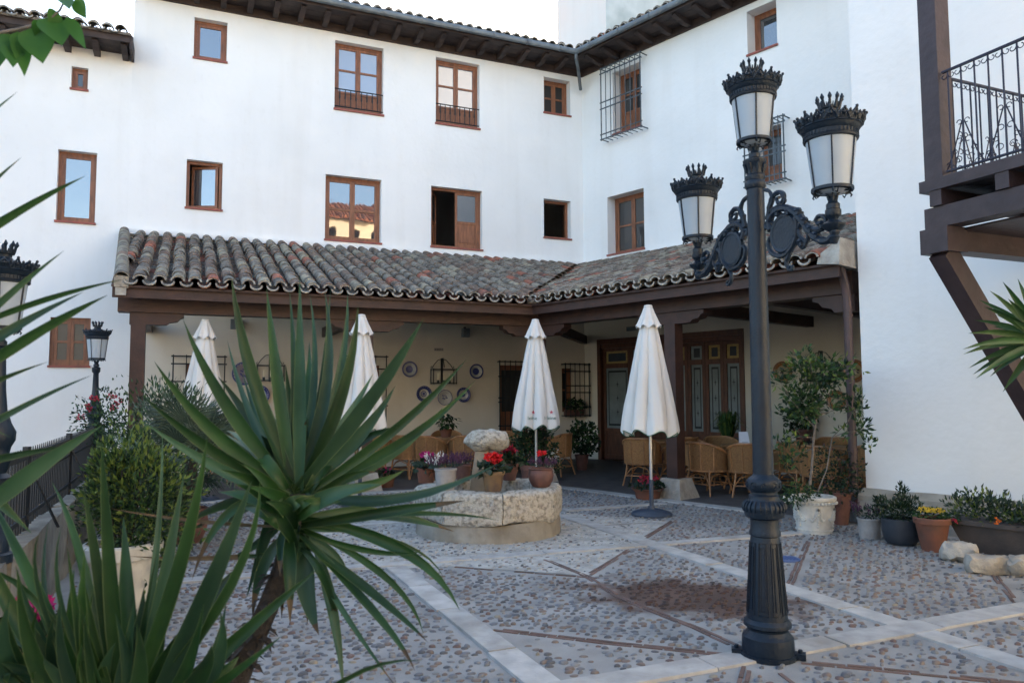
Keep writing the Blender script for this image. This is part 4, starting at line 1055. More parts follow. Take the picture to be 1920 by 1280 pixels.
for i in range(8):
    a = i * math.pi / 4; P_ = lambda r, z: LP + V3((r * kpx * math.cos(a), r * kpx * math.sin(a), z)); mb.tube([P_(15.5, hz(326)), P_(17.5, hz(318)), P_(20, hz(311)), P_(23, hz(309))], [.006, .011, .010, .004], 5)
mb.build('capital', M['lamp'], lamp, True, ang=40)
# lugs and the cover round the foot
mb = MB(); th0 = math.atan2(.3, -.95)
for a in (-.35, 2.9):
    c_ = LP + V3((math.cos(a), math.sin(a), 0)) * 46 * kpx; mb.box(c_ + V3((0, 0, .004)), .12, .06, .035, a)
    mb.lathe([(.014, .03), (.014, .055), (.008, .06)], c_ + V3((math.cos(a), math.sin(a), 0)) * .03, 6)
mb.lathe([(50 * kpx, 0.002), (50 * kpx, .028), (46 * kpx, .03)], LP, 24); mb.build('foot_plate', M['lamp'], lamp)
lantern(lamp, LP + V3((0, 0, hz(298))), .35, 1.0)
AD = V3((.403, -1.18, 0)).normalized(); AN = V3((-AD.y, AD.x, 0))
def ap(px, py):
    P = onp(px, py, AN, AN.dot(LP)); return ((P - LP).dot(AD), P.z)
def arm_side(sg):
    c = lambda x, y: ap(1180 + x / 4, 380 + y / 4)
    def W(s, h, o=0.0): return LP + AD * (s * sg) + AN * (o * sg) + V3((0, 0, h))
    def path(pts, r, n=7, sub=3):
        P = [c(*p) for p in pts]; out = []                    # Catmull-Rom through the traced points
        for i in range(len(P) - 1):
            p0, p1, p2, p3 = P[max(i - 1, 0)], P[i], P[i + 1], P[min(i + 2, len(P) - 1)]
            for k in range(sub):
                t = k / sub; out.append([.5 * ((2 * p1[j]) + (-p0[j] + p2[j]) * t + (2 * p0[j] - 5 * p1[j] + 4 * p2[j] - p3[j]) * t * t + (-p0[j] + 3 * p1[j] - 3 * p2[j] + p3[j]) * t ** 3) for j in (0, 1)])
        out.append(P[-1]); m = len(out)
        rr = [1.22 * (r[0] + (r[1] - r[0]) * i / (m - 1)) * (1 + .12 * math.sin(i * 1.9)) for i in range(m)]
        mb.tube([W(s, h) for s, h in out], rr, n, flat=.85)
    mb = MB()
    path([(1062, 210), (1050, 150), (1075, 90), (1130, 48), (1190, 42), (1250, 75), (1300, 135), (1345, 200), (1395, 255), (1450, 285), (1505, 278), (1540, 235), (1540, 190), (1530, 165)], (.020, .022), 8)
    path([(1345, 200), (1395, 200), (1440, 200), (1470, 170), (1475, 125), (1450, 100), (1415, 105), (1400, 135), (1415, 160), (1435, 150)], (.017, .008))
    path([(1255, 110), (1262, 180), (1255, 260), (1225, 330), (1180, 385), (1120, 400), (1065, 370), (1045, 310), (1060, 265), (1085, 270), (1085, 300)], (.020, .010))
    path([(1210, 350), (1195, 400), (1180, 440), (1185, 480), (1205, 505), (1225, 495), (1220, 475), (1205, 478)], (.014, .008))
    path([(1300, 140), (1270, 200), (1285, 260), (1320, 300), (1300, 340), (1270, 300), (1255, 285)], (.018, .008))
    path([(1325, 180), (1345, 240), (1335, 290), (1310, 320)], (.018, .006))
    path([(1030, 200), (1025, 160), (1050, 150), (1085, 155), (1110, 185), (1100, 215), (1075, 205)], (.014, .007))
    path([(1040, 130), (1050, 60), (1060, 0), (1085, -55), (1130, -80), (1160, -50), (1150, -5), (1115, 0), (1105, -30), (1125, -40)], (.018, .009))
    path([(1045, 40), (1075, -20), (1050, -85), (1010, -95)], (.015, .010)); path([(1065, 60), (1110, 30), (1160, 0), (1165, -30), (1140, -45)], (.014, .007))
    for x, y in ((1262, 60), (1310, 130), (1355, 190), (1400, 235), (1290, 290), (1190, 60), (1110, 70), (1440, 160)):      # acanthus bumps
        s, h = c(x, y); mb.sphere(W(s, h), .026, 8, sz=.8); mb.sphere(W(s + .015, h - .02, .012), .018, 6); mb.sphere(W(s + .015, h - .02, -.012), .018, 6)
    mb.build('scroll_arm', M['lamp'], lamp, True)
    s0, h0_ = c(1160, 230); r = .098
    d = MB(); P_ = []
    for k in range(28):
        t = 2 * math.pi * k / 28; P_.append(W(s0 + r * math.cos(t) * 1.0, h0_ + r * math.sin(t) * 1.02, -.011))
    d.extrude(P_, AN * sg * .022); d.tube([W(s0 + (r + .004) * math.cos(2 * math.pi * k / 28), h0_ + (r + .004) * 1.02 * math.sin(2 * math.pi * k / 28)) for k in range(28)], .017, 6, closed=True); d.build('medallion', M['lamp'], lamp)
    s1, h1_ = ap(1562, 393); cup = MB(); b = W(s1, 0)
    cup.lathe([(.016, h1_ - .185), (.024, h1_ - .165), (.03, h1_ - .15), (.022, h1_ - .135), (.024, h1_ - .12), (.045, h1_ - .105), (.060, h1_ - .09), (.062, h1_ - .08), (.045, h1_ - .07), (.024, h1_ - .055), (.027, h1_ - .045), (.038, h1_ - .038), (.041, h1_ - .03), (.041, h1_ - .002), (.03, h1_)], b, 18)
    cup.build('lamp_cup', M['lamp'], lamp, True, ang=45)
    lantern(lamp, W(s1, h1_ - .002), 1.2 if sg > 0 else .35, 1.0)
arm_side(1); arm_side(-1)

def single_lamp(loc, top, label, rot=0.4):
    t = thing('street_lamp', label, 'street lamp', tuple(loc)); L = V3(loc); z0 = L.z; zb = top - .628
    lantern(t, V3((L.x, L.y, zb)), rot)
    H = zb - z0; pr = [(.11, 0), (.11, .05), (.09, .06), (.085, H * .12), (.065, H * .14), (.05, H * .30), (.06, H * .33), (.085, H * .36), (.09, H * .39), (.06, H * .41), (.075, H * .45), (.085, H * .47), (.07, H * .50), (.078, H * .53), (.098, H * .56), (.10, H * .60), (.075, H * .64), (.052, H * .70), (.04, H * .80), (.034, H * .94), (.052, H * .955), (.054, H * .99), (.03, H)]
    MB().lathe([(r, z) for r, z in pr], L, 20).build('post', M['lamp'], t, True, ang=40)
    return t
q = at(180, 700, 10.4); single_lamp((q.x, q.y, .45), EYE + ray(181, 602).z / ray(181, 602).y * 10.4, 'small crowned lamp by the red flowers on the parapet')
q = at(2, 600, 4.45); single_lamp((q.x, q.y, .60), EYE + ray(2, 452).z / ray(2, 452).y * 4.45, 'crowned lamp half cut off at the left picture edge', 1.0)

# ------------------------------------------------------------------ balcony on timber posts, upper right
BZ = 6.5
bp = at(1766, 400, BZ); BF = Frame(bp, N1); BS = Frame(bp, D1)      # BF runs towards the camera, BS runs to the house wall
bal = thing('balcony', 'dark timber balcony with scrolled iron railing at the upper right', 'balcony', (bp.x, bp.y, 2.9))
def bz(px, py): r = ray(px, py); return EYE + r.z / r.y * BZ
zf, zd, zb1, zb0 = bz(1745, 340), bz(1745, 372), bz(1745, 393), bz(1745, 428)
bd = math.atan2(D1.y, D1.x); pw = .170
def bpt(a, b, z): return bp + N1 * a + D1 * b + V3((0, 0, z - bp.z))
def bbox(name, a0, a1, b0, b1, z0, z1, m='wood_balcony', parent=None):
    mb = MB(); mb.box8([bpt(a0, b0, z0), bpt(a1, b0, z0), bpt(a1, b1, z0), bpt(a0, b1, z0), bpt(a0, b0, z1), bpt(a1, b0, z1), bpt(a1, b1, z1), bpt(a0, b1, z1)]); return mb.build(name, M[m], parent or bal)
LF, LW = 3.2, 2.25
bbox('post', -pw / 2, pw / 2, -pw / 2, pw / 2, zf, bz(1745, -260))
bbox('post', LF - pw / 2, LF + pw / 2, -pw / 2, pw / 2, zf, bz(1745, -260))
bbox('floor_edge', -.11, LF + .2, -.13, -.06, zf - .10, zf); bbox('floor_edge', -.11, -.06, -.06, LW, zf - .10, zf - .002)
n = 12
for i in range(n): bbox('floor_board', -.05, LF + .1, -.05 + (LW + .05) * i / n, -.05 + (LW + .05) * (i + 1) / n - .006, zf - .05, zf - .015)
for i in range(6): bbox('joist', -.02 + i * .58, .09 + i * .58, -.12, LW, zf - .235, zf - .102)
bbox('beam', -.10, LF + .3, -.09, .09, zf - .42, zf - .24); bbox('beam', -.09, .09, .092, LW, zf - .62, zf - .43)
for i in range(10): bbox('soffit_board', -.06 + i * .33, .265 + i * .33, .10, LW, zf - .445, zf - .428)
bbox('post_block', -.13, .13, -.12, .13, zf - .64, zf - .425)
bbox('beam', -.10, LF + .3, LW * .5, LW * .5 + .16, zf - .425, zf - .242)
a_ = bpt(0, -.02, zf - .62); e_ = onp(1925, 745, BS.n, BS.n.dot(bp)); MB().bar(a_, a_ + (e_ - a_) * 1.15, .16, .17).build('brace', M['wood_balcony'], bal)
# railing
def railing(F, L, a0, zr0, zr1, off, orn=True):
    rp = lambda u, z, w=off: F.p(u, z, w)
    for z, t in ((zr1, .016), (zr1 - .10, .010), (zr0 + .03, .014)):
        if z == zr1 - .10: continue
        MB().bar(rp(a0, z), rp(L, z), .03, t).build('rail', M['iron_blue'], bal)
    n = int((L - a0) / .118)
    for i in range(n + 1):
        u = a0 + .05 + i * .118
        MB().tube([rp(u, zr0), rp(u, zr1)], .008, 5).build('baluster', M['iron_blue'], bal, True)
        mb = MB()
        for s in (-1, 1):                                     # small C scrolls under the top rail
            pts = []
            for k in range(11):
                t = k / 10; a = t * 4.6; r = .030 * (1 - .62 * t)
                pts.append(rp(u + s * (.006 + .030 - r * math.cos(a)), zr1 - .012 - .03 - r * math.sin(a) * 1.0 + .03 * (1 - t) * 0))
            mb.tube(pts, .0045, 4)
        mb.build('scroll', M['iron_blue'], bal, True)
        if orn and i % 3 == 1:
            mb = MB(); h = .42
            for s in (-1, 1):
                mb.tube([rp(u + s * .17, zr0 + .03), rp(u + s * .11, zr0 + .14), rp(u + s * .012, zr0 + h)], .0055, 4)
                for (cx, cz, r) in ((.035, h + .0, .022), (.04, h * .62, .026), (.055, h * .25, .03), (.11, h * .12, .022), (.085, h * .42, .022), (.145, h * .2, .018)):
                    mb.tube([rp(u + s * (cx + r * math.cos(k * .62)) , zr0 + cz + r * math.sin(k * .62) * (1 - k * .03)) for k in range(9)], .0042, 4)
            mb.build('ornament', M['iron_blue'], bal, True)
zt = bz(1765, 147); railing(BF, LF - .1, .10, zf + .02, zt, .06 if False else .05)
railing(BS, LW, .10, zf + .02, zt - .0, .04)

# ------------------------------------------------------------------ folded parasols
def make_parasol():
    t = thing('parasol', 'x', 'parasol', proto=True)
    H = 2.72; nf = 8
    def fold(i, a, r, z): 
        k = min(1, max(0, (2.5 - z) / 1.0)); c_ = math.cos(nf * a * .5 + .5 * math.sin(a * 2) + .25 * math.sin(z * 2.2)); rdg = abs(c_) ** .6; return r * (.80 + (.10 + .26 * k) * rdg + .05 * k * math.sin(3 * a + 1) + .022 * math.sin(19 * a + z * 4) * k)
    pr = [(.325, 1.07), (.332, 1.085), (.33, 1.12), (.315, 1.25), (.29, 1.42), (.262, 1.6), (.235, 1.8), (.205, 2.0), (.178, 2.18), (.152, 2.32), (.135, 2.40), (.118, 2.46), (.10, 2.52)]
    hem = lambda i, a, r, z: fold(i, a, r, z)
    mb = MB(); mb.lathe(pr, n=160, fn=hem, cap=False)
    # scalloped hem: let the bottom row sag between ribs
    n = 160
    for k in range(n):
        a = 2 * math.pi * k / n
        for row, f in ((0, 1), (1, .8), (2, .4)):
            x, y, z = mb.v[row * n + k]; mb.v[row * n + k] = (x, y, z + f * (.035 * math.cos(nf * a + .6 * math.sin(a * 2)) + .02 * math.sin(2 * a)) - .01)
    c = mb.build('canopy', M['canvas'], t, True, ang=80)
    tr = MB(); tr.tube([V3(mb.v[k]) + V3((0, 0, -.003)) for k in range(n)], .006, 4, closed=True); tr.build('hem_piping', M['green_trim'], c, True)
    inn = MB(); inn.lathe([(.25, 1.12), (.20, 1.10), (.12, 1.13), (.10, 1.4)], n=48, fn=fold, cap=False); inn.build('inner_folds', M['canvas'], t, True)
    fl = MB(); fl.lathe([(.165, 2.44), (.150, 2.47), (.12, 2.54), (.085, 2.63), (.062, 2.69), (.05, 2.705)], n=64, fn=lambda i, a, r, z: r * (1 + (.10 if i < 3 else .03) * math.cos(nf * a)), cap=False)
    for k in range(64):
        x, y, z = fl.v[k]; a = 2 * math.pi * k / 64; fl.v[k] = (x, y, z + .022 * math.cos(nf * a))
    fl.build('top_flap', M['canvas'], t, True, ang=80)
    MB().lathe([(.054, 2.695), (.058, 2.71), (.05, 2.728), (.02, 2.735)], n=16).build('cap', M['canvas'], t, True)
    MB().tube([(0, 0, .40), (0, 0, 2.5)], .020, 10).build('pole', M['alu'], t, True)
    MB().tube([(0, 0, .03), (0, 0, .46)], .028, 10).build('pole_sleeve', M['dark_plastic'], t, True)
    MB().lathe([(.26, .0), (.265, .025), (.24, .05), (.14, .078), (.045, .09), (.04, .12)], n=28).build('base_plate', M['dark_plastic'], t, True)
    rb = MB()
    for k in range(nf):
        a = 2 * math.pi * k / nf; rb.tube([V3((.24 * math.cos(a), .24 * math.sin(a), 1.08)), V3((.03 * math.cos(a), .03 * math.sin(a), 2.4))], .008, 4)
    rb.build('ribs', M['alu'], t, True); rb = MB(); rb.lathe([(.035, 1.25), (.035, 1.33)], n=12); rb.build('runner', M['dark_plastic'], t)
    return t
pz = make_parasol(); index_kids(pz)
us = [G(1222, 966), at(1005, 800, 11.7), at(676, 800, 10.9), at(380, 800, 11.5)]
labs = ['folded white parasol right of the well, beside the porch post', 'folded white parasol behind the well with lettered hem', 'folded white parasol between the spiky yucca and the well', 'folded white parasol farthest left, behind the fan palm']
PS = []
for i, (p, l) in enumerate(zip(us, labs)):
    PS.append(place(pz, (p.x, p.y, 0.0), (.2, 1.1, 2.3, 3.0)[i], l, i == 0, 'folded parasols in the courtyard', (1.0, 1.0, 1.0, 1.0)[i]))
# print on the hem of the one behind the well
def text_mesh(txt, size):
    cu = bpy.data.curves.new('lettering', 'FONT'); cu.body = txt; cu.size = size; cu.extrude = .0008; cu.resolution_u = 2
    ob = bpy.data.objects.new('tmp', cu); scene.collection.objects.link(ob); dg = bpy.context.evaluated_depsgraph_get(); dg.update()
    me = bpy.data.meshes.new_from_object(ob.evaluated_get(dg)); bpy.data.objects.remove(ob); return me
pr_ = PS[1]; cpos = V3(pr_.location)
bpy.context.view_layer.update()
can = [o for o in scene.collection.objects if o.parent is pr_ and o.name.startswith('canopy')][0]
def hem_hit(dx, z):
    o_ = V3((cpos.x + dx, cpos.y - 1.2, z)); Mi = can.matrix_world.inverted(); ok, loc, nr, _ = can.ray_cast(Mi @ o_, (Mi.to_3x3() @ V3((0, 1, 0))).normalized())
    return can.matrix_world @ loc if ok else V3((cpos.x + dx, cpos.y - .3, z))
def wrap_print(me_verts, faces, x0, z0, name, m):
    vs = []
    for x, y, z in me_verts:
        P = hem_hit(x0 + x, z0 + y); vs.append(P + V3((0, -.004 - z, 0)))
    mb = MB(); mb.add([v for v in vs], faces); me = mb.mesh(name, M[m]); me.transform(pr_.matrix_world.inverted()); o = bpy.data.objects.new(name, me); put(o, pr_)
for txt, x0 in (('leine', -.135), ('Heine', .115)):
    me = text_mesh(txt, .075); wrap_print([tuple(v.co) for v in me.vertices], [tuple(p.vertices) for p in me.polygons], x0, 1.19, 'lettering', 'green_trim')
for x0 in (-.045, .225):
    vs = []; 
    for k in range(10): a = math.pi / 2 + k * math.pi / 5; r = .034 if k % 2 == 0 else .014; vs.append((r * math.cos(a), r * math.sin(a), 0.0))
    vs.append((0, 0, 0)); wrap_print(vs, [(k, (k + 1) % 10, 10) for k in range(10)], x0, 1.30, 'star_mark', 'red_print')
# ------------------------------------------------------------------ stone well
wc_ = at(917, 960, 8.86); wc_.z = 0
well = thing('stone_well', 'octagonal pitted limestone well ring on a plastered base', 'well', tuple(wc_))
RO, RI = .875, .60; WT = .525
def ringpt(r, a, z, oct=True):
    if oct:
        k = (a - .2) % (math.pi / 4) - math.pi / 8; r = r * math.cos(math.pi / 8) / math.cos(k) * .7 + r * .3 * .97
    return wc_ + V3((r * math.cos(a), r * math.sin(a), z))
for i in range(8):
    a0_, a1_ = .2 + i * math.pi / 4 + .006, .2 + (i + 1) * math.pi / 4 - .006; mb = MB(); na, sec = 26, []
    secp = [(RI, .18), (RI, WT - .03), (RI + .03, WT), (.68, WT + .004), (.77, WT + .004), (RO - .03, WT - .002), (RO, WT - .03), (RO + .004, .465), (RO + .004, .435), (RO + .004, .405), (RO + .006, .375), (RO + .006, .345), (RO + .006, .315), (RO + .004, .285), (RO + .002, .255), (RO + .0, .225), (RO - .01, .195), (RO - .06, .18)]
    n = len(secp); vs = []
    for j in range(na + 1):
        a = a0_ + (a1_ - a0_) * j / na
        for r, z in secp: vs.append(ringpt(r, a, z + (.018 * math.sin(a * 5 + 1) if z < .2 else 0)))
    fs = []
    for j in range(na):
        for k in range(n): fs.append((j * n + k, j * n + (k + 1) % n, (j + 1) * n + (k + 1) % n, (j + 1) * n + k))
    fs += [tuple(reversed(range(n))), tuple(na * n + k for k in range(n))]
    mb.add(vs, fs); 
    out = []
    for v in mb.v:
        v = V3(v); d = noise.noise_vector(v * 4) * .012 + noise.noise_vector(v * 15) * .010
        if noise.noise(v * 16) > .22: d -= (v - wc_).normalized() * .016
        out.append(tuple(v + d))
    mb.v = out; mb.build('stone_block', M['stone_pitted'], well, True, ang=50)
mb = MB(); mb.lathe([(.835, -.02), (.825, .06), (.815, .13), (.80, .19), (.62, .19), (.60, -.02)], wc_, 40); mb.jitter(.03, 3).build('plastered_base', M['stone_smooth'], well, True, ang=50)
mb = MB(); mb.lathe([(.63, .36), (.01, .34)], wc_, 20, cap=False); mb.build('filling', M['soil'], well)
mb = MB(); b0 = at(897, 915, 8.8); b1 = at(905, 842, 8.8)
lean = (b1 - b0); 
foot_ = V3((b0.x, b0.y, .34)); top_ = V3((b1.x, b1.y, b1.z))
def quadpost(a, b, s0, s1):
    P = []
    for c, s in ((a, s0), (a.lerp(b, .5), (s0 + s1) / 2), (b, s1)):
        for x, y in ((-1, -1), (1, -1), (1, 1), (-1, 1)): P.append(c + V3((x * s * .5, y * s * .45, 0)))
    f = [(3, 2, 1, 0), (8, 9, 10, 11)]
    for l in (0, 4):
        for k in range(4): f.append((l + k, l + (k + 1) % 4, l + 4 + (k + 1) % 4, l + 4 + k))
    return P, f
mb.add(*quadpost(foot_, top_, .235, .165)); mb.jitter(.012, 6)
mb.build('stone_pillar', M['stone_smooth'], well)
rock = thing('rough_rock', 'rough pitted flat rock lying on the pillar in the well', 'rock', (top_.x + .05, top_.y, top_.z - .015))
mb = MB(); n1, n2 = 14, 26; cc = V3((top_.x + .055, top_.y, top_.z + .108)); pr = [(max(1e-4, math.sin(math.pi * i / n1)), -math.cos(math.pi * i / n1)) for i in range(n1 + 1)]
mb.lathe(pr, (0, 0, 0), n2, cap=False); out = []
for v in mb.v:
    v = V3(v); e = V3((v.x * .265, v.y * .19, v.z * .115)); e.z = max(-.115, min(.098, e.z * 1.3)); e += noise.noise_vector(e * 9 + V3((3, 1, 2))) * .035 + noise.noise_vector(e * 26) * .012; out.append(tuple(cc + e))
mb.v = out; mb.build('rock', M['stone_pitted'], rock, True, ang=60)

# ------------------------------------------------------------------ plants and pots
def leafq(mb, p, d, nrm, L, W, k):
    d = d.normalized(); s = d.cross(nrm)
    if s.length < 1e-4: s = d.orthogonal()
    s.normalize(); n_ = s.cross(d); a = p; m1 = p + d * L * .45
    mb.add([a, m1 + s * W * .5 + n_ * W * .12, p + d * L - n_ * L * .1, m1 - s * W * .5 + n_ * W * .12, m1], [(0, 1, 4), (1, 2, 4), (4, 2, 3), (0, 4, 3)], k)
def rv():
    while True:
        v = V3((R.uniform(-1, 1), R.uniform(-1, 1), R.uniform(-1, 1)))
        if .05 < v.length < 1: return v
def bush(mb, c, rx, ry, rz_, n, L, asp=.45, mats=(0, 1), wt=(.6, .4), up=.2, lump=.35, shell=.45, seed=1, tipk=None):
    c = V3(c)
    for _ in range(n):
        v = rv().normalized() * (shell + (1 - shell) * R.random() ** .5)
        f = 1 + lump * noise.noise(V3((v.x * 2.1 + seed * 5, v.y * 2.1, v.z * 2.1 + seed)))*1.6
        if noise.noise(v * 3.3 + V3((seed, 0, seed))) < -.32: continue
        p = c + V3((v.x * rx * f, v.y * ry * f, v.z * rz_ * f))
        d = (v.normalized() * .8 + rv() * .9 + V3((0, 0, up)))
        k = mats[pick(wt)]
        if tipk is not None and v.z > .1 and R.random() < .5 * (v.z + .2): k = tipk
        leafq(mb, p, d, rv() + v * .5, L * R.uniform(.7, 1.3), L * asp * R.uniform(.8, 1.2), k)
def flowers(mb, c, rx, ry, rz_, n, s, k=0, pet=6):
    c = V3(c)
    for _ in range(n):
        v = rv(); p = c + V3((v.x * rx, v.y * ry, v.z * rz_))
        for i in range(pet):
            d = rv() + V3((0, 0, .5)); leafq(mb, p, d, rv(), s * R.uniform(.7, 1.2), s * .7, k)
def spikes(mb, c, r, n, h, k, k2):
    c = V3(c)
    for _ in range(n):
        a = R.uniform(0, 6.28); q = R.random() ** .5 * r; b = c + V3((q * math.cos(a), q * math.sin(a), 0)); d = V3((q / r * math.cos(a) * .6, q / r * math.sin(a) * .6, 1)).normalized(); hh = h * R.uniform(.6, 1.1)
        for j in range(9):
            t = .25 + .75 * j / 9; leafq(mb, b + d * hh * t, d + rv() * .8, rv(), .028, .014, k if j > 2 else k2)
POTM = {}
def pot_shape(mb, c, rt, rb, h, style='plain', mi=0):
    c = V3(c)
    if style == 'plain': pr = [(rb, 0), (rb * 1.03, .01), (rt * .93, h * .80), (rt * .95, h * .82), (rt * 1.03, h * .83), (rt * 1.05, h * .97), (rt, h), (rt * .90, h), (rt * .86, h * .86)]
    elif style == 'straight': pr = [(rb, 0), (rb, .012), (rt * .97, h * .90), (rt * 1.04, h * .915), (rt * 1.04, h * .985), (rt, h), (rt * .9, h), (rt * .88, h * .88)]
    elif style == 'round': pr = [(rb, 0), (rb * 1.2, h * .10), (rt * 1.02, h * .35), (rt * 1.10, h * .62), (rt * 1.02, h * .85), (rt * .96, h * .9), (rt * 1.06, h * .95), (rt * 1.06, h), (rt * .92, h), (rt * .9, h * .88)]
    elif style == 'tub': pr = [(rb * .8, 0), (rb * 1.05, h * .05), (rb * 1.25, h * .18), (rt * 1.0, h * .5), (rt, h * .98), (rt * .96, h), (rt * .9, h), (rt * .88, h * .88)]
    elif style == 'bowl': pr = [(rb, 0), (rb * 1.1, h * .12), (rt * .8, h * .6), (rt * .97, h * .92), (rt * 1.03, h * .95), (rt * 1.03, h), (rt * .93, h), (rt * .85, h * .8)]
    mb.lathe(pr, c, 28, mi, cap=True)
def px_dims(px, ytop, ybot, hw, z0=0.0):
    c = G(px, ybot, z0); s = c.y / FPX; return c, (ybot - ytop) * s, hw * s
def potted(label, px, ytop, ybot, hw, pm, style='plain', z0=0.0, rb=None, name='potted_plant', depth=None, cat='potted plant', group=None):
    c, h, r = px_dims(px, ytop, ybot, hw, z0)
    if depth: c = at(px, ybot, depth); h = (ybot - ytop) * depth / FPX; r = hw * depth / FPX
    c = V3((c.x, c.y + r * .8, z0)) if not depth else V3((c.x, c.y, z0))
    t = thing(name, label, cat, tuple(c), group); mb = MB(); pot_shape(mb, c, r, r * (rb or .68), h, style); mb.build('pot', M[pm] if isinstance(pm, str) else pm, t, True, ang=30)
    mb = MB(); mb.lathe([(r * .9, h * .87), (.001, h * .9)], c, 16, cap=False); mb.build('soil', M['soil'], t)
    return t, c, h, r
def cyclamen(t, c, h, r, fk, n=26, big=1.0, leafk=('leaf_dark', 'leaf_grey')):
    mb = MB(); bush(mb, c + V3((0, 0, h + .03)), r * 1.1, r * 1.1, .05, 110, .07 * big, .8, (0, 1), (.6, .4), .1, .2, .3); mb.build('foliage', [M[leafk[0]], M[leafk[1]]], t, kind='stuff')
    mb = MB(); flowers(mb, c + V3((0, 0, h + .10 * big)), r * .75, r * .6, .045 * big, n, .035 * big); mb.build('flowers', M['fl_' + fk], t, kind='stuff')
G_WELL = 'flower pots on the rim of the well'
t, c, h, r = potted('grey clay pot of purple and white heather on the well rim', 834, 880, 920, 21, 'clay_grey', 'straight', .527, .82, group=G_WELL)
mb = MB(); spikes(mb, c + V3((0, 0, h - .01)), r * 1.25, 90, .17, 0, 2); spikes(mb, c + V3((-r * .6, 0, h - .01)), r * .7, 26, .19, 1, 2); mb.build('heather', [M['fl_heather'], M['fl_white'], M['leaf_grey']], t, kind='stuff')
t, c, h, r = potted('two-toned ochre pot with bright red cyclamen on the well rim front', 924, 885, 922, 22, 'clay_two', 'plain', .527, group=G_WELL); cyclamen(t, c, h, r, 'red', 46, 1.25)
t, c, h, r = potted('round glazed brown pot with small red flowers at the right of the well', 1015, 879, 914, 22, 'terra_brown', 'round', .527, group=G_WELL)
mb = MB(); spikes(mb, c + V3((0, 0, h - .01)), r, 40, .13, 0, 1); mb.build('heather', [M['fl_heather'], M['leaf_grey']], t, kind='stuff'); mb = MB(); flowers(mb, c + V3((0, 0, h + .16)), r * .7, r * .5, .03, 14, .035); mb.build('flowers', M['fl_red'], t, kind='stuff')
t, c, h, r = potted('terracotta pot with magenta cyclamen at the left of the well', 797, 878, 906, 18, 'terracotta', 'straight', .527, .8, group=G_WELL); cyclamen(t, c, h, r, 'magenta', 24, 1.2)
t, c, h, r = potted('brown clay pot with pink heather behind the grey heather pot', 868, 872, 902, 16, 'terra_brown', 'straight', .527, .75, group=G_WELL)
mb = MB(); spikes(mb, c + V3((0, 0, h - .01)), r * 1.2, 60, .17, 0, 2); mb.build('heather', [M['fl_heather'], M['fl_white'], M['leaf_grey']], t, kind='stuff')
t, c, h, r = potted('dark brown pot with deep red cyclamen behind the rock on the well', 955, 870, 901, 17, 'terra_brown', 'plain', .527, group=G_WELL); cyclamen(t, c, h, r, 'darkred', 30, 1.4)
# floor bowls
t, c, h, r = potted('wide terracotta bowl with few magenta blooms on the cobbles by the parasol', 718, 895, 915, 22, 'terracotta', 'bowl'); cyclamen(t, c, h, r, 'magenta', 5, 1.2)
t, c, h, r = potted('shallow terracotta bowl of red cyclamen at the foot of the porch post', 1219, 918, 938, 30, 'terracotta', 'bowl'); cyclamen(t, c, h, r, 'pinkred', 22, 1.2)
# big bush behind the well
t, c, h, r = potted('large dark leafy bush in a brown pot behind the well', 1000, 872, 925, 24, 'terra_brown', 'plain', depth=12.2)
mb = MB(); bush(mb, c + V3((0, 0, .78)), .36, .34, .36, 1300, .06, .7, (0, 1), (.75, .25), 0, .3, .3, 3); bush(mb, c + V3((.25, -.05, .52)), .22, .2, .22, 350, .05, .6, (0, 1), (.7, .3), 0, .3, .3, 5); mb.build('foliage', [M['leaf_dark'], M['leaf_mid']], t, kind='stuff')
mb = MB(); flowers(mb, c + V3((.30, -.15, .62)), .12, .1, .14, 26, .022); mb.build('flowers', M['fl_white'], t, kind='stuff')
# climbing pot by the small grille
t, c, h, r = potted('round trailing green bush in a tall brown pot by the grilled window', 1091, 838, 867, 13, 'terra_brown', 'straight', depth=15.9)
mb = MB(); bush(mb, c + V3((0.03, 0, .66)), .33, .3, .36, 1000, .075, .85, (0, 1), (.7, .3), -.2, .25, .3, 7); mb.build('foliage', [M['leaf_dark'], M['leaf_mid']], t, kind='stuff')
pl_ = F1.p(F1.uv(1072, 770)[0], F1.uv(1072, 776)[1] - .03, .14); t = thing('window_box', 'narrow terracotta flower box with drooping greenery inside the window grille', 'flower box', tuple(pl_))
mb = MB(); mb.boxf(F1, F1.g(pl_)[0] - .24, F1.g(pl_)[0] + .24, pl_.z, pl_.z + .14, .05, .19); mb.build('box', M['terra_brown'], t); mb = MB(); bush(mb, pl_ + V3((0, 0, .25)), .27, .12, .15, 260, .07, .8, (0, 1), (.6, .4), 0, .3, .2, 8); mb.build('foliage', [M['leaf_dark'], M['leaf_mid']], t, kind='stuff')
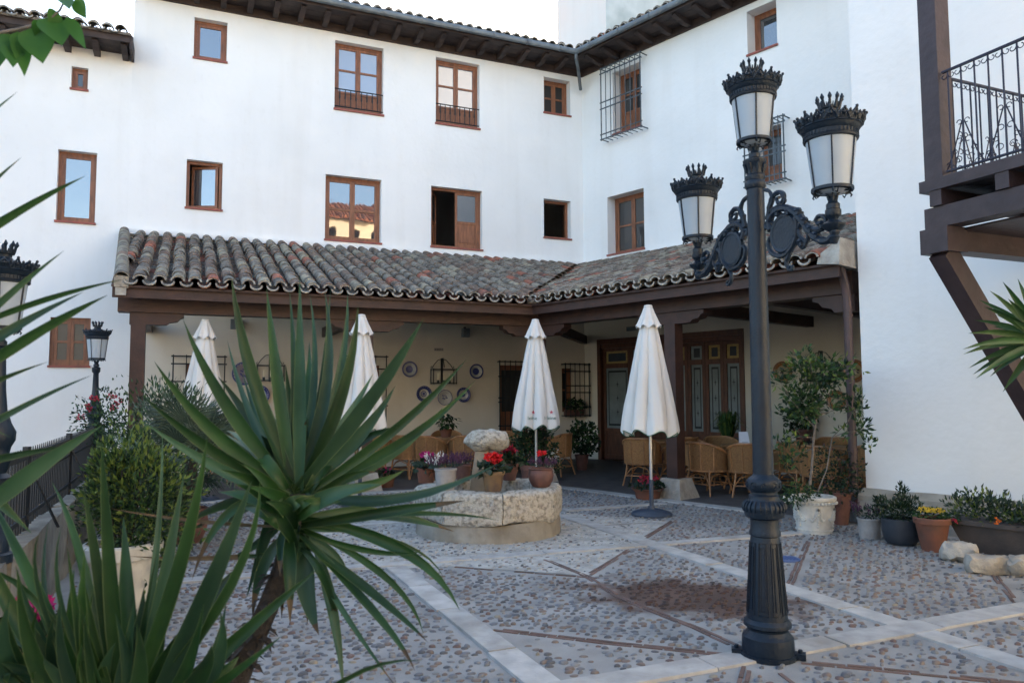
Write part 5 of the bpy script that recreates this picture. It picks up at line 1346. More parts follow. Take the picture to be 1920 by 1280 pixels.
# big white relief pot with sparse lemon tree
t, c, h, r = potted('sparse young lemon tree in a white relief pot at the drain pipe', 1540, 935, 1003, 39, 'pot_white', 'straight', rb=.80)
mb = MB()
for k in range(36):
    a = k * math.pi / 18; mb.sphere(c + V3((r * 1.035 * math.cos(a), r * 1.035 * math.sin(a), h * .84)), .017, 6); mb.sphere(c + V3((r * .84 * math.cos(a), r * .84 * math.sin(a), h * .10)), .010, 6)
for k in range(6):                                            # garland reliefs
    a0_ = k * math.pi / 3 + .35
    rr_ = lambda z: r * (.80 + .17 * z / (h * .9)) + .002
    for s in (-1, 1):
        for j in range(8): a = a0_ + s * j * .055; z = h * (.68 - .30 * math.sin(j / 8 * 2.3)); mb.sphere(c + V3((rr_(z) * math.cos(a), rr_(z) * math.sin(a), z)), .021 - .0009 * j, 6)
    for j in range(6): z = h * (.62 - .08 * j); mb.sphere(c + V3((rr_(z) * math.cos(a0_), rr_(z) * math.sin(a0_), z)), .024 - .0015 * j, 6)
    mb.tube([c + V3((rr_(h * .68) * math.cos(a0_ + .05 * math.cos(q)), rr_(h * .68) * math.sin(a0_ + .05 * math.cos(q)), h * .68 + .022 * math.sin(q))) for q in [x * .785 for x in range(8)]], .006, 5, closed=True)
mb.build('relief', M['pot_white'], t, True)
Z = c.y
def pz_(px, py, dz=0.0): return at(px, py, Z + dz)
mb = MB(); mb.tube([c + V3((-.06, 0, h * .9)), pz_(1522, 880), pz_(1526, 820), pz_(1534, 760), pz_(1528, 722)], [.018, .015, .013, .011, .008], 7)
mb.tube([pz_(1530, 930), pz_(1550, 880, .1), pz_(1560, 820, .15), pz_(1590, 790, .1)], [.009, .008, .006, .004], 5)
tips = []
for (x0, y0), pts in {(1527, 800): [(1500, 770), (1478, 740), (1462, 715)], (1530, 780): [(1560, 770), (1592, 758), (1606, 740)], (1532, 770): [(1516, 730), (1500, 690), (1492, 672)], (1534, 760): [(1550, 720), (1572, 700), (1590, 690)], (1528, 730): [(1522, 700), (1520, 680), (1512, 662)],
                      (1526, 820): [(1500, 818), (1478, 822), (1462, 830)], (1525, 840): [(1500, 850), (1485, 862), (1472, 868)], (1560, 820): [(1585, 810), (1606, 808), (1630, 830)], (1590, 790): [(1600, 770), (1610, 768), (1612, 760)], (1531, 790): [(1510, 780), (1490, 775), (1480, 770)], (1533, 755): [(1545, 730), (1556, 740), (1570, 745)]}.items():
    dz = R.uniform(-.15, .15); P = [pz_(x0, y0)] + [pz_(x, y, dz * (i + 1) / 3 * 2) for i, (x, y) in enumerate(pts)]; mb.tube(P, [.008, .006, .004, .002], 4)
    for i in range(1, 4): tips.append(P[i])
mb.build('trunk', M['bark_pale'], t, True)
mb = MB()
for P in tips: bush(mb, P, .09, .09, .075, 24, .075, .42, (0, 1, 2), (.45, .4, .15), .3, .3, .1, R.random() * 9)
bush(mb, pz_(1535, 700), .38, .25, .20, 640, .075, .42, (0, 1, 2), (.4, .4, .2), .2, .6, .2, 2); bush(mb, pz_(1505, 755), .20, .15, .20, 420, .08, .42, (0, 1, 2), (.55, .35, .1), .1, .5, .1, 4)
bush(mb, pz_(1618, 800), .08, .08, .12, 46, .08, .42, (0, 1), (.6, .4), .1, .4, .2, 4); bush(mb, pz_(1476, 850), .08, .08, .14, 46, .07, .42, (0, 1), (.6, .4), .1, .4, .2, 6)
mb.build('foliage', [M['leaf_mid'], M['leaf_dark'], M['leaf_light']], t, kind='stuff')
mb = MB(); bush(mb, pz_(1500, 922, -.15), .19, .16, .12, 520, .042, .4, (0, 1), (.6, .4), -.1, .4, .2, 12); bush(mb, pz_(1480, 935, -.2), .10, .1, .10, 160, .04, .4, (0, 1), (.6, .4), -.1, .4, .2, 13); mb.build('trailing_plant', [M['leaf_mid'], M['leaf_dark']], t, kind='stuff')
mb = MB(); flowers(mb, pz_(1478, 935, -.28), .08, .05, .08, 8, .02); mb.build('flowers', M['fl_white'], t, kind='stuff')
t, c, h, r = potted('dark bronze shrub in a brown pot behind the white relief pot', 1582, 925, 985, 24, 'terra_brown', 'straight')
mb = MB(); bush(mb, c + V3((-.02, 0, .55)), .30, .26, .36, 950, .055, .5, (0, 1), (.8, .2), 0, .35, .2, 15); mb.build('foliage', [M['leaf_dark'], mat('bronze_leaf', (.085, .04, .03), .6)], t, kind='stuff')
# row of pots by the plinth
t, c, h, r = potted('small grey pot of heather, first in the row by the plinth', 1639, 974, 1012, 21, 'clay_grey', 'straight', rb=.88)
mb = MB(); spikes(mb, c + V3((0, 0, h - .02)), r, 34, .2, 0, 1); bush(mb, c + V3((.05, 0, h + .05)), .11, .1, .08, 160, .035, .5, (1, 2), (.5, .5)); mb.build('heather', [M['fl_heather'], M['leaf_grey'], M['leaf_dark']], t, kind='stuff')
t, c, h, r = potted('dark blue rounded tub with dense dark shrub by the plinth', 1704, 976, 1025, 33, 'pot_dark', 'tub', rb=.72)
mb = MB(); bush(mb, c + V3((0, 0, h + .07)), .25, .2, .13, 900, .05, .4, (0, 1), (.8, .2), .6, .4, .2, 21); bush(mb, c + V3((0.02, 0, h + .24)), .05, .05, .11, 150, .045, .4, (0, 1), (.8, .2), .8, .3, .1, 22); bush(mb, c + V3((-.2, 0, h + .16)), .07, .07, .06, 120, .045, .4, (0, 1), (.8, .2), .8, .3, .1, 23); mb.build('foliage', [M['leaf_dark'], M['leaf_grey']], t, kind='stuff')
t, c, h, r = potted('terracotta pot with yellow chrysanthemums by the plinth', 1764, 975, 1037, 31, 'terracotta', 'plain', rb=.62)
mb = MB(); bush(mb, c + V3((0, 0, h + .02)), r * .9, r * .9, .05, 200, .04, .5, (0, 1), (.5, .5)); bush(mb, c + V3((.16, -.02, h - .02)), .12, .08, .05, 120, .04, .5, (0, 1), (.5, .5), -.2); mb.build('foliage', [M['leaf_mid'], M['leaf_dark']], t, kind='stuff')
mb = MB(); flowers(mb, c + V3((0, 0, h + .065)), r * .75, r * .7, .02, 60, .025); mb.build('flowers', M['fl_yellow'], t, kind='stuff')
mb = MB(); flowers(mb, c + V3((.15, -.14, h - .02)), .02, .02, .02, 5, .02); mb.build('side_flower', M['fl_pinkred'], t)
tr0, tr1 = G(1822, 1036), G(1960, 1056); tr0 = V3((tr0.x + .06, tr0.y + .2, 0))
t = thing('planter_trough', 'long dark wooden trough with variegated shrubs beside the white wall', 'planter', tuple(tr0)); FT = Frame(tr0, D2); mb = MB()
hb = .30
mb.box8([FT.p(0.05, 0, .13), FT.p(1.25, 0, .13), FT.p(1.25, 0, -.13), FT.p(.05, 0, -.13), FT.p(-.08, hb, .2), FT.p(1.4, hb, .2), FT.p(1.4, hb, -.2), FT.p(-.08, hb, -.2)]); mb.boxf(FT, -.10, 1.42, hb - .03, hb + .01, -.22, .22); mb.build('trough', M['trough'], t)
mb = MB()
for i in range(8): bush(mb, FT.p(.02 + i * .17, hb + .10 + .05 * math.sin(i * 1.7), 0), .2, .2, .15, 330, .055, .42, (0, 1, 2), (.5, .25, .25), .6, .5, .2, 30 + i)
mb.build('foliage', [M['leaf_grey'], M['leaf_dark'], M['leaf_light']], t, kind='stuff')
mb = MB(); flowers(mb, FT.p(.35, hb + .03, .22), .06, .02, .03, 6, .025); flowers(mb, FT.p(.9, hb + .02, .22), .04, .02, .03, 4, .025); mb.build('flowers', M['fl_orange'], t, kind='stuff')
for (x, y, w_, d_, h_, l, sd) in ((1812, 1056, .30, .2, .17, 'knobbly limestone rock left in front of the trough', 1), (1868, 1079, .36, .17, .15, 'squared pale limestone block in front of the trough', 2), (1925, 1084, .2, .17, .17, 'pale limestone lump at the right picture edge', 3)):
    p = G(x, y); p.y += d_ * .5; t = thing('limestone_rock', l, 'rock', (p.x, p.y, 0), 'loose limestone rocks by the trough')
    mb = MB(); nx, ny, nz = 7, 5, 4
    idx = {}; vs = []; fs = []
    def vid(i, j, k):
        if (i, j, k) not in idx: idx[(i, j, k)] = len(vs); vs.append(V3(((i / nx - .5) * w_, (j / ny - .5) * d_, k / nz * h_)))
        return idx[(i, j, k)]
    for i in range(nx):
        for j in range(ny): fs += [(vid(i, j, nz), vid(i + 1, j, nz), vid(i + 1, j + 1, nz), vid(i, j + 1, nz)), (vid(i, j + 1, 0), vid(i + 1, j + 1, 0), vid(i + 1, j, 0), vid(i, j, 0))]
        for k in range(nz): fs += [(vid(i, 0, k), vid(i + 1, 0, k), vid(i + 1, 0, k + 1), vid(i, 0, k + 1)), (vid(i + 1, ny, k), vid(i, ny, k), vid(i, ny, k + 1), vid(i + 1, ny, k + 1))]
    for j in range(ny):
        for k in range(nz): fs += [(vid(0, j + 1, k), vid(0, j, k), vid(0, j, k + 1), vid(0, j + 1, k + 1)), (vid(nx, j, k), vid(nx, j + 1, k), vid(nx, j + 1, k + 1), vid(nx, j, k + 1))]
    out = []
    for v in vs:
        q = V3(v); r_ = V3((v.x / (w_ * .5), v.y / (d_ * .5), v.z / h_ * 2 - 1)); cr_ = max(0, r_.length - 1.25) * (.06 if sd == 2 else .11); q -= V3((v.x, v.y, v.z - h_ * .4)).normalized() * cr_
        q += noise.noise_vector(v * 11 + V3((sd * 4, 0, 0))) * (.022 if sd == 2 else .04) + noise.noise_vector(v * 30) * .010; q.z = max(q.z, -.004); out.append(q)
    mb.add(out, fs); mb.xf(Matrix.Translation(p) @ Matrix.Rotation(-.5 if sd != 2 else -.25, 4, 'Z')); mb.build('rock', M['stone'], t, True, ang=32)

# ------------------------------------------------------------------ wicker chairs and tables
def make_chair():
    t = thing('wicker_chair', 'x', 'chair', proto=True)
    A = rad(122); n = 26
    def top(a): k = abs(a) / A; return .80 - .20 * max(0, k - .25) ** 1.3 / .68 if k < .93 else .80 - .20 * (.68 ** 1.3) / .68
    def P(a, z):
        s = 1 - .10 * (.8 - z); q = .315 * s * (1 + .08 * (z - .4)); return V3((q * math.sin(a) * (1.0 if abs(a) < 1.6 else 1.0), -q * math.cos(a) * .95, z))
    mb = MB(); vs = []; rows = 6
    for th in (0, .018):
        for j in range(rows + 1):
            for i in range(n + 1):
                a = -A + 2 * A * i / n; z = .36 + (top(a) - .36) * j / rows; p = P(a, z); p -= V3((p.x, p.y, 0)).normalized() * th; vs.append(p)
    o = (rows + 1) * (n + 1); fs = []
    for j in range(rows):
        for i in range(n):
            q = j * (n + 1) + i; fs += [(q, q + 1, q + n + 2, q + n + 1), (o + q + 1, o + q, o + q + n + 1, o + q + n + 2)]
    mb.add(vs, fs); mb.build('woven_back', M['wicker'], t, True)
    mb = MB(); pts = [P(-A + 2 * A * i / n, top(-A + 2 * A * i / n)) for i in range(n + 1)]
    e0, e1 = pts[0], pts[-1]
    pts = [V3((e0.x * .95, e0.y + .07, .36)), V3((e0.x, e0.y + .06, .52))] + pts + [V3((e1.x, e1.y + .06, .52)), V3((e1.x * .95, e1.y + .07, .36))]
    mb.tube(pts, .021, 7); mb.build('rim', M['rattan'], t, True)
    mb = MB(); mb.tube([P(-A + 2 * A * i / n, .37) for i in range(n + 1)], .014, 6)
    for a in (-1.0, -.35, .35, 1.0): mb.tube([P(a, .36) * 1.02, P(a, .6) * 1.02, P(a, top(a)) * 1.0], .012, 5)
    mb.build('back_frame', M['rattan'], t, True)
    mb = MB(); mb.lathe([(.27, .36), (.285, .37), (.285, .40), (.26, .415), (.001, .42)], n=24); mb.build('seat', M['wicker'], t, True)
    for sx, sy in ((-1, -1), (1, -1), (1, 1), (-1, 1)):
        MB().tube([(sx * .20, sy * .20, .40), (sx * .225, sy * .225, .2), (sx * .27, sy * .27, 0)], [.016, .015, .014], 6).build('leg', M['rattan'], t, True)
    for q in range(4):
        a = [(-1, -1), (1, -1), (1, 1), (-1, 1)][q]; b = [(1, -1), (1, 1), (-1, 1), (-1, -1)][q]
        mb = MB(); mb.tube([(a[0] * .235, a[1] * .235, .17), (b[0] * .235, b[1] * .235, .17)], .011, 5)
        m_ = V3(((a[0] + b[0]) / 2 * .22, (a[1] + b[1]) / 2 * .22, .33)); mb.tube([(a[0] * .24, a[1] * .24, .16), V3((a[0] * .2, a[1] * .2, .27)).lerp(m_, .3), m_, V3((b[0] * .2, b[1] * .2, .27)).lerp(m_, .3), (b[0] * .24, b[1] * .24, .16)], .010, 5); mb.build('brace', M['rattan'], t, True)
    return t
ch = make_chair(); index_kids(ch)
def make_table():
    t = thing('wicker_table', 'x', 'table', proto=True)
    MB().lathe([(.40, .70), (.415, .705), (.415, .72), (.40, .728), (.001, .73)], n=32).build('table_top', M['rattan'], t, True)
    MB().lathe([(.36, .60), (.38, .61), (.38, .695), (.36, .70)], n=32).build('woven_apron', M['wicker'], t, True)
    for sx, sy in ((-1, -1), (1, -1), (1, 1), (-1, 1)): MB().tube([(sx * .24, sy * .24, .62), (sx * .2, sy * .2, .3), (sx * .27, sy * .27, 0)], .018, 6).build('leg', M['rattan'], t, True)
    MB().tube([(.21 * math.cos(k * .5236), .21 * math.sin(k * .5236), .28) for k in range(12)], .012, 5, closed=True).build('stretcher', M['rattan'], t, True)
    return t
tb = make_table(); index_kids(tb)
def gp(px, z): p = at(px, 900, z); return V3((p.x, p.y, .006))
TB = [(836, 15.15, 'round wicker table with a potted plant in front of the blue plates'), (470, 14.2, 'round wicker table behind the spiky yucca leaves'), (1232, 13.8, 'round wicker table by the left entrance door'), (1402, 12.5, 'round wicker table with the white menu card'), (1592, 11.9, 'round wicker table near the ochre wall plates'), (690, 15.0, 'round wicker table behind the second parasol from left'), (1002, 15.2, 'round wicker table behind the lettered parasol')]
TP = []
for i, (px, z, l) in enumerate(TB): p = gp(px, z); TP.append(p); place(tb, p, i * .7, l, i == 0, 'round wicker tables under the porch')
CH = [(766, 14.55, 0, 'wicker chair left of the one with diamond pattern'), (806, 14.3, 0, 'wicker chair with pale diamond weave on its back'), (872, 14.45, 0, 'wicker chair just left of the well pillar'), (838, 15.95, 0, 'wicker chair behind the potted table plant'),
      (700, 14.2, 5, 'wicker chair half hidden behind the second parasol'), (480, 13.5, 1, 'wicker chair behind the yucca, nearer one'), (430, 13.9, 1, 'wicker chair between fan palm and yucca'), (512, 14.6, 1, 'wicker chair behind the yucca, farther one'),
      (960, 15.5, 6, 'wicker chair behind the rock on the well'), (1043, 14.9, 6, 'wicker chair right of the big bush behind the well'),
      (1204, 13.25, 2, 'wicker chair beneath the parasol beside the entrance door'), (1276, 13.4, 2, 'wicker chair hidden partly by the porch post'),
      (1328, 12.0, 3, 'wicker chair right of the porch post, seen from behind'), (1404, 11.75, 3, 'wicker chair left of the lamp post, seen from behind'), (1357, 13.25, 3, 'wicker chair with round back facing the yard'), (1313, 13.0, 3, 'wicker chair at far side near the grassy plant'),
      (1470, 12.3, 3, 'wicker chair directly behind the lamp post'), (1545, 11.1, 4, 'wicker chair behind the lemon tree trunk'), (1500, 11.75, 4, 'wicker chair left of the lemon tree trunk'), (1565, 12.75, 4, 'wicker chair under the ochre wall plates'), (1630, 11.2, 4, 'wicker chair behind the drain pipe')]
for i, (px, z, ti, l) in enumerate(CH):
    p = gp(px, z); d = TP[ti] - p; place(ch, p, math.atan2(d.y, d.x) - math.pi / 2 + R.uniform(-.25, .25), l, i == 0, 'wicker tub chairs under the porch')
# diamond weave on one chair, menu card, table plant
p = at(1396, 838, 12.45); t = thing('menu_card', 'white folded menu card standing on the wicker table', 'menu', (p.x, p.y, .737)); mb = MB()
for s in (-1, 1): mb.add([p + V3((-.075, s * .05, .737 - p.z)), p + V3((.075, s * .05, .737 - p.z)), p + V3((.06, 0, .737 - p.z + .21)), p + V3((-.09, 0, .737 - p.z + .21))], [(0, 1, 2, 3)])
mb.build('card', M['paper'], t)
mb = MB()
for j in range(5): mb.add([p + V3((-.05 + .001 * j, -.0375 + .007 * j - .003, .78 - p.z + .025 * j)), p + V3((.045 - .01 * (j % 2), -.0375 + .007 * j - .003, .78 - p.z + .025 * j)), p + V3((.045 - .01 * (j % 2), -.0375 + .007 * j - .001, .787 - p.z + .025 * j)), p + V3((-.05, -.0375 + .007 * j - .001, .787 - p.z + .025 * j))], [(0, 1, 2, 3)])
mb.build('print', M['clay_grey'], t)
cc = V3((TP[0].x, TP[0].y, .737)); t = thing('potted_plant', 'broad-leaved green plant in a terracotta pot on the table below the blue plates', 'potted plant', tuple(cc)); mb = MB(); pot_shape(mb, cc, .13, .09, .16, 'plain'); mb.build('pot', M['terracotta'], t, True)
mb = MB()
for _ in range(70):
    d = rv(); d.z = abs(d.z) + .3; d.normalize(); L = R.uniform(.12, .38); q = cc + V3((0, 0, .14)) + V3((d.x * L * .7, d.y * L * .7, d.z * L)); leafq(mb, q, V3((d.x, d.y, -.3)) + rv() * .4, V3((0, 0, 1)), R.uniform(.09, .15), .085, R.choice((0, 0, 1)))
    if _ % 3 == 0: mb.tube([cc + V3((0, 0, .14)), q], .004, 4, 0)
mb.build('foliage', [M['leaf_dark'], M['leaf_mid']], t, kind='stuff')
t, c, h, r = potted('tall grassy plant in a dark tub by the entrance doors', 1366, 818, 893, 19, 'pot_dark', 'straight', depth=14.2)
mb = MB()
for _ in range(230):
    a = R.uniform(0, 6.28); L = R.uniform(.35, .72); o_ = R.uniform(.05, .42); b = c + V3((.06 * math.cos(a), .06 * math.sin(a), h * .9)); m_ = b + V3((o_ * .4 * math.cos(a), o_ * .4 * math.sin(a), L * .8)); e = b + V3((o_ * math.cos(a), o_ * math.sin(a), L * R.uniform(.35, .95)))
    s = V3((-math.sin(a), math.cos(a), 0)) * .008; mb.add([b - s, b + s, m_ + s, m_ - s, e], [(0, 1, 2, 3), (3, 2, 4)], R.choice((0, 0, 1)))
mb.build('foliage', [M['leaf_mid'], M['leaf_light']], t, kind='stuff')
# pot on an iron stand at the right wall
q = F2.p(F2.uv(1524, 830)[0], 0, .35); t = thing('potted_plant', 'leafy plant in a rusty pot on a tall stand below the ochre plates', 'potted plant', tuple(q)); zt = F2.uv(1524, 829, .35)[1]
mb = MB(); pot_shape(mb, q + V3((0, 0, zt + .02)), .17, .12, .22, 'plain'); mb.build('pot', M['terra_brown'], t, True)
mb = MB(); mb.lathe([(.16, zt - .01), (.16, zt + .02)], q, 16)
for k in range(3): a = k * 2.094; mb.tube([q + V3((.1 * math.cos(a), .1 * math.sin(a), zt)), q + V3((.15 * math.cos(a), .15 * math.sin(a), 0.006))], .012, 5)
mb.build('stand', M['iron'], t); mb = MB(); bush(mb, q + V3((-.05, 0, zt + .45)), .3, .2, .28, 500, .09, .5, (0, 1), (.7, .3), .2, .5, .2, 41); mb.build('foliage', [M['leaf_dark'], M['leaf_mid']], t, kind='stuff')

# ------------------------------------------------------------------ things on the porch walls
PC_ = dict(blue=(.022, .035, .20), white=(.52, .52, .50), lilac=(.26, .22, .27), ochre=(.36, .13, .035), dark=(.05, .03, .025), cream=(.42, .33, .2))
PM = {k: mat('glaze_' + k, v, .28, tuple(x * .8 for x in v), 25, spec=.6) for k, v in PC_.items()}
def plate(F, px, py, rpx, label, style):
    u, v = F.uv(px, py, .03); P = F.p(u, v, .0); r = rpx * P.y / FPX
    t = thing('wall_plate', label, 'plate', tuple(F.p(u, v, .005)), 'painted plates hanging on the porch wall')
    sty = dict(ring=[(1.0, 0, 'blue'), (.80, 1, 'white'), (.46, 2, 'blue')], wide=[(1, 0, 'blue'), (.62, 1, 'white'), (.38, 2, 'blue'), (.26, 3, 'white'), (.2, 4, 'blue')], thin=[(1, 0, 'blue'), (.93, 1, 'white')], lilac=[(1, 0, 'blue'), (.82, 1, 'lilac')], ochre=[(1, 0, 'ochre'), (.93, 1, 'dark'), (.88, 2, 'ochre'), (.62, 3, 'cream')], donut=[(1, 0, 'blue'), (.66, 1, 'white'), (.28, 2, 'blue')])[style]
    mats = [PM[m] for _, _, m in sty]; rs = [s[0] for s in sty] + [0.02]; prof = []
    for i, (q, k, _) in enumerate(sty):
        n_ = 2
        for j in range(n_): rr = q + (rs[i + 1] - q) * j / n_; prof.append((rr * r, .045 * max(0, min(1, (rr - .5) * 3)) + .008 if rr < .99 else .05, i))
    prof.append((.0005, .008, len(sty) - 1))
    mb = MB(); mb.lathe(prof, n=30, cap=False); mb.lathe([(r, .05), (r * .6, .002), (.001, .002)], n=30, cap=False)
    Mx = Matrix(((F.u.x, 0, F.n.x, P.x), (F.u.y, 0, F.n.y, P.y), (0, 1, 0, v), (0, 0, 0, 1)))
    mb.xf(Mx); mb.build('plate', mats, t, True, ang=70)
    g = MB(); k_ = 7
    if style in ('ring', 'thin', 'lilac', 'ochre'):
        for i in range(9): a = R.uniform(0, 6.28); q = R.uniform(0, .26) * r; leafq(g, V3((q * math.cos(a), q * math.sin(a), .012)), V3((math.cos(a), math.sin(a), 0)), V3((0, 0, 1)), r * .26, r * .16, 0)
    for i in range(20 if style != 'ring' else 0): a = i * .314; leafq(g, V3((r * .84 * math.cos(a), r * .84 * math.sin(a), .053)), V3((-math.sin(a), math.cos(a), 0)), V3((0, 0, 1)), r * .12, r * .07, 1)
    g.xf(Mx); g.build('motif', [PM['dark'] if style == 'ochre' else PM['blue'], PM['cream'] if style == 'ochre' else PM['white']], t)
plate(F1, 458, 700, 22, 'large lilac and blue plate nearest the left parasol', 'lilac'); plate(F1, 487, 740, 18, 'dark blue plate below the large lilac plate', 'wide')
plate(F1, 768, 692, 15, 'blue rimmed plate left of the iron wall lantern', 'ring'); plate(F1, 893, 696, 14, 'blue rimmed plate right of the iron wall lantern', 'ring')
plate(F1, 795, 738, 15, 'blue ringed plate, lower left below the iron wall lantern', 'wide'); plate(F1, 834, 745, 14.5, 'mostly white plate directly below the iron wall lantern', 'thin'); plate(F1, 869, 740, 14, 'white plate with broad blue border, lower right below the lantern', 'donut')
plate(F2, 1468, 697, 20, 'ochre plate half hidden by the lamp post and lemon leaves', 'ochre'); plate(F2, 1602, 695, 22, 'large ochre plate beside the drain pipe', 'ochre'); plate(F2, 1569, 750, 19, 'lower ochre plate behind the lemon tree', 'ochre')
def wall_lantern(F, px, y0, y1, label):
    u, v1 = F.uv(px, y0, .15); v0 = F.uv(px, y1, .15)[1]; t = thing('wall_lantern', label, 'lantern', tuple(F.p(u, v0, .02))); h = v1 - v0; W = h * .46; vb = v0 + h * .56
    mb = MB()
    for w_ in (.06, .26):
        for v in (v0 + .02, vb): mb.bar(F.p(u - W, v, w_), F.p(u + W, v, w_), .016, .02)
        for s in (-1, 1): mb.bar(F.p(u + s * W, v0, w_), F.p(u + s * W, vb + .02, w_), .018, .018, F.n)
    for s in (-1, 1):
        for v in (v0 + .02, vb): mb.bar(F.p(u + s * W, v, .06), F.p(u + s * W, v, .26), .016, .02)
    mb.bar(F.p(u - W, v0 + .02, .16), F.p(u + W, v0 + .02, .16), .1, .012); mb.build('cage', M['iron'], t)
    mb = MB(); mb.bar(F.p(u, v0, .012), F.p(u, v1, .012), .05, .02, F.n); mb.tube([F.p(u, v1 - .03, .01), F.p(u, v1, .1), F.p(u, vb + .05, .2)], .010, 5)
    for s in (-1, 1): mb.tube([F.p(u, v1 - .02, .03), F.p(u + s * W * .35, v1 - h * .07, .03), F.p(u + s * W * .7, vb + h * .2, .05), F.p(u + s * W * .9, vb + h * .05, .06), F.p(u + s * W * 1.02, vb + h * .08, .06), F.p(u + s * W * .95, vb + h * .13, .06)], .008, 5)
    mb.build('bracket', M['iron'], t, True)
    for k in (-.5, 0, .5): MB().tube([F.p(u + k * W, v0 + .08, .16), F.p(u + k * W, v0 + h * .40, .16)], .014, 6).build('candle', M['candle'], t, True); MB().tube([F.p(u + k * W, v0 + .02, .16), F.p(u + k * W, v0 + .09, .16)], .028, 6).build('candle_holder', M['iron'], t)
wall_lantern(F1, 832, 671, 720, 'black iron three-candle wall lantern among the blue plates'); wall_lantern(F1, 508, 662, 715, 'black iron wall lantern behind the yucca leaves'); wall_lantern(F2, 1533, 657, 716, 'black iron wall lantern behind the lemon tree')
for F, px, py, l in ((F1, 441, 607, 'small grey spotlight box under the porch roof at left'), (F1, 873, 623, 'small grey spotlight above the blue plates')):
    u, v = F.uv(px, py, .1); t = thing('wall_spotlight', l, 'spotlight', tuple(F.p(u, v, .01)), 'porch spotlights'); mb = MB(); mb.boxf(F, u - .09, u + .07, v - .11, v + .09, .06, .2); mb.build('lamp_box', M['zinc'], t); mb = MB(); mb.boxf(F, u - .02, u + .02, v - .03, v + .13, .0, .062); mb.build('bracket', M['iron'], t)
u, v = F2.uv(1183, 616, .05); t = thing('emergency_light', 'small flat emergency light above the entrance door', 'light', tuple(F2.p(u, v, .0))); mb = MB(); mb.boxf(F2, u - .14, u + .14, v - .05, v + .05, 0.001, .05); mb.build('housing', M['clay_grey'], t); mb = MB(); mb.boxf(F2, u - .12, u + .12, v - .035, v + .035, .05, .055); mb.build('lens', M['etched'], t)
u, v = F1.uv(823, 655); t = thing('tile_sign', 'row of little pale tiles on the wall above the iron lantern', 'sign', tuple(F1.p(u, v, .0)))
for k in range(4): mb = MB(); mb.boxf(F1, u - .11 + k * .055, u - .062 + k * .055, v - .03, v + .03, .001, .012); mb.build('tile', M['clay_grey'], t)
# ------------------------------------------------------------------ green corner on the left
t, c, h, r = potted('rounded shrub with yellow-green tips in a white rimmed pot near the parapet', 197, 1032, 1185, 68, 'pot_white', 'plain')
mb = MB(); bush(mb, c + V3((.08, .05, h + .28)), .40, .34, .46, 5000, .05, .42, (0, 1, 2), (.45, .33, .22), .5, .45, .2, 51, tipk=2); bush(mb, c + V3((-.10, .0, h + .46)), .16, .16, .20, 800, .05, .42, (0, 1, 2), (.2, .3, .5), .5, .45, .2, 52); mb.build('foliage', [M['leaf_dark'], M['leaf_mid'], M['leaf_light']], t, kind='stuff')
mb = MB()
for k in range(5): a = k * 1.26; mb.tube([c + V3((.03 * math.cos(a), .03 * math.sin(a), h * .85)), c + V3((.14 * math.cos(a), .14 * math.sin(a), h + .5))], [.014, .006], 5)
mb.build('stem', M['bark'], t, True)
t, c, h, r = potted('bushy fan palm in a brown clay pot left of the yucca', 338, 958, 1022, 34, 'terra_brown', 'round')
c0_ = c + V3((.02, 0, .88)); mb = MB(); mb.tube([c + V3((0, 0, h * .8)), c + V3((0, 0, .62)), c0_], [.08, .10, .07], 9); mb.jitter(.02, 14).build('trunk', M['bark'], t, True)
def frond(c0, d, Lp, Lb, nb, k):
    d = d.normalized(); up = V3((0, 0, 1)); s = d.cross(up); s = s.normalized() if s.length > .1 else V3((1, 0, 0)); nn = s.cross(d).normalized(); e = c0 + d * Lp - V3((0, 0, .05)); mb = MB()
    mb.tube([c0, c0.lerp(e, .5) + V3((0, 0, .03)), e], [.008, .006, .005], 4)
    roll = R.uniform(-.5, .5); s2 = s * math.cos(roll) + nn * math.sin(roll); n2 = nn * math.cos(roll) - s * math.sin(roll)
    for i in range(nb):
        a = (i / (nb - 1) - .5) * 3.5; q = (d * math.cos(a) + s2 * math.sin(a)).normalized(); L = Lb * (1 - .25 * abs(a) / 1.75) * R.uniform(.9, 1.1); w_ = .013
        side_ = q.cross(n2).normalized() * w_; m_ = e + q * L * .5 + n2 * .02; f_ = e + q * L - V3((0, 0, R.uniform(.0, .07)))
        mb.add([e, m_ - side_, f_, m_ + side_, m_ + n2 * .006], [(0, 1, 4), (1, 2, 4), (4, 2, 3), (0, 4, 3)])
    mb.build('frond', M[k], t)
for i in range(46):
    el = R.uniform(-.45, 1.35); az = i * 2.4; frond(c0_, V3((math.cos(az) * math.cos(el), math.sin(az) * math.cos(el), math.sin(el))), R.uniform(.30, .55), R.uniform(.38, .50), 23, R.choice(('leaf_palm', 'leaf_palm', 'leaf_palm', 'leaf_grey')))
c = at(300, 990, 9.4); c.z = 0
t = thing('shrub', 'tall dark hedge-like shrub between the fan palm and the parapet', 'shrub', tuple(c)); mb = MB(); bush(mb, c + V3((-.25, 0, .78)), .75, .5, .72, 4600, .06, .4, (0, 1), (.75, .25), .4, .4, .3, 61, tipk=1); bush(mb, c + V3((.05, 0, 1.45)), .42, .3, .30, 800, .085, .28, (0, 1, 2), (.3, .3, .4), .8, .4, .1, 63); mb.build('foliage', [M['leaf_dark'], M['leaf_mid'], M['leaf_palm']], t, kind='stuff')
mb = MB()
for k in range(4): a = k * 1.57; mb.tube([c + V3((.04 * math.cos(a), .04 * math.sin(a), 0)), c + V3((.25 * math.cos(a), .2 * math.sin(a), 1.0))], [.025, .008], 5)
mb.build('stem', M['bark'], t, True)
c = at(186, 800, 9.9); c.z = .62; c = PF.p(PF.g(c)[0], .60, -.12); t, cc, h, r = None, c, .25, .14
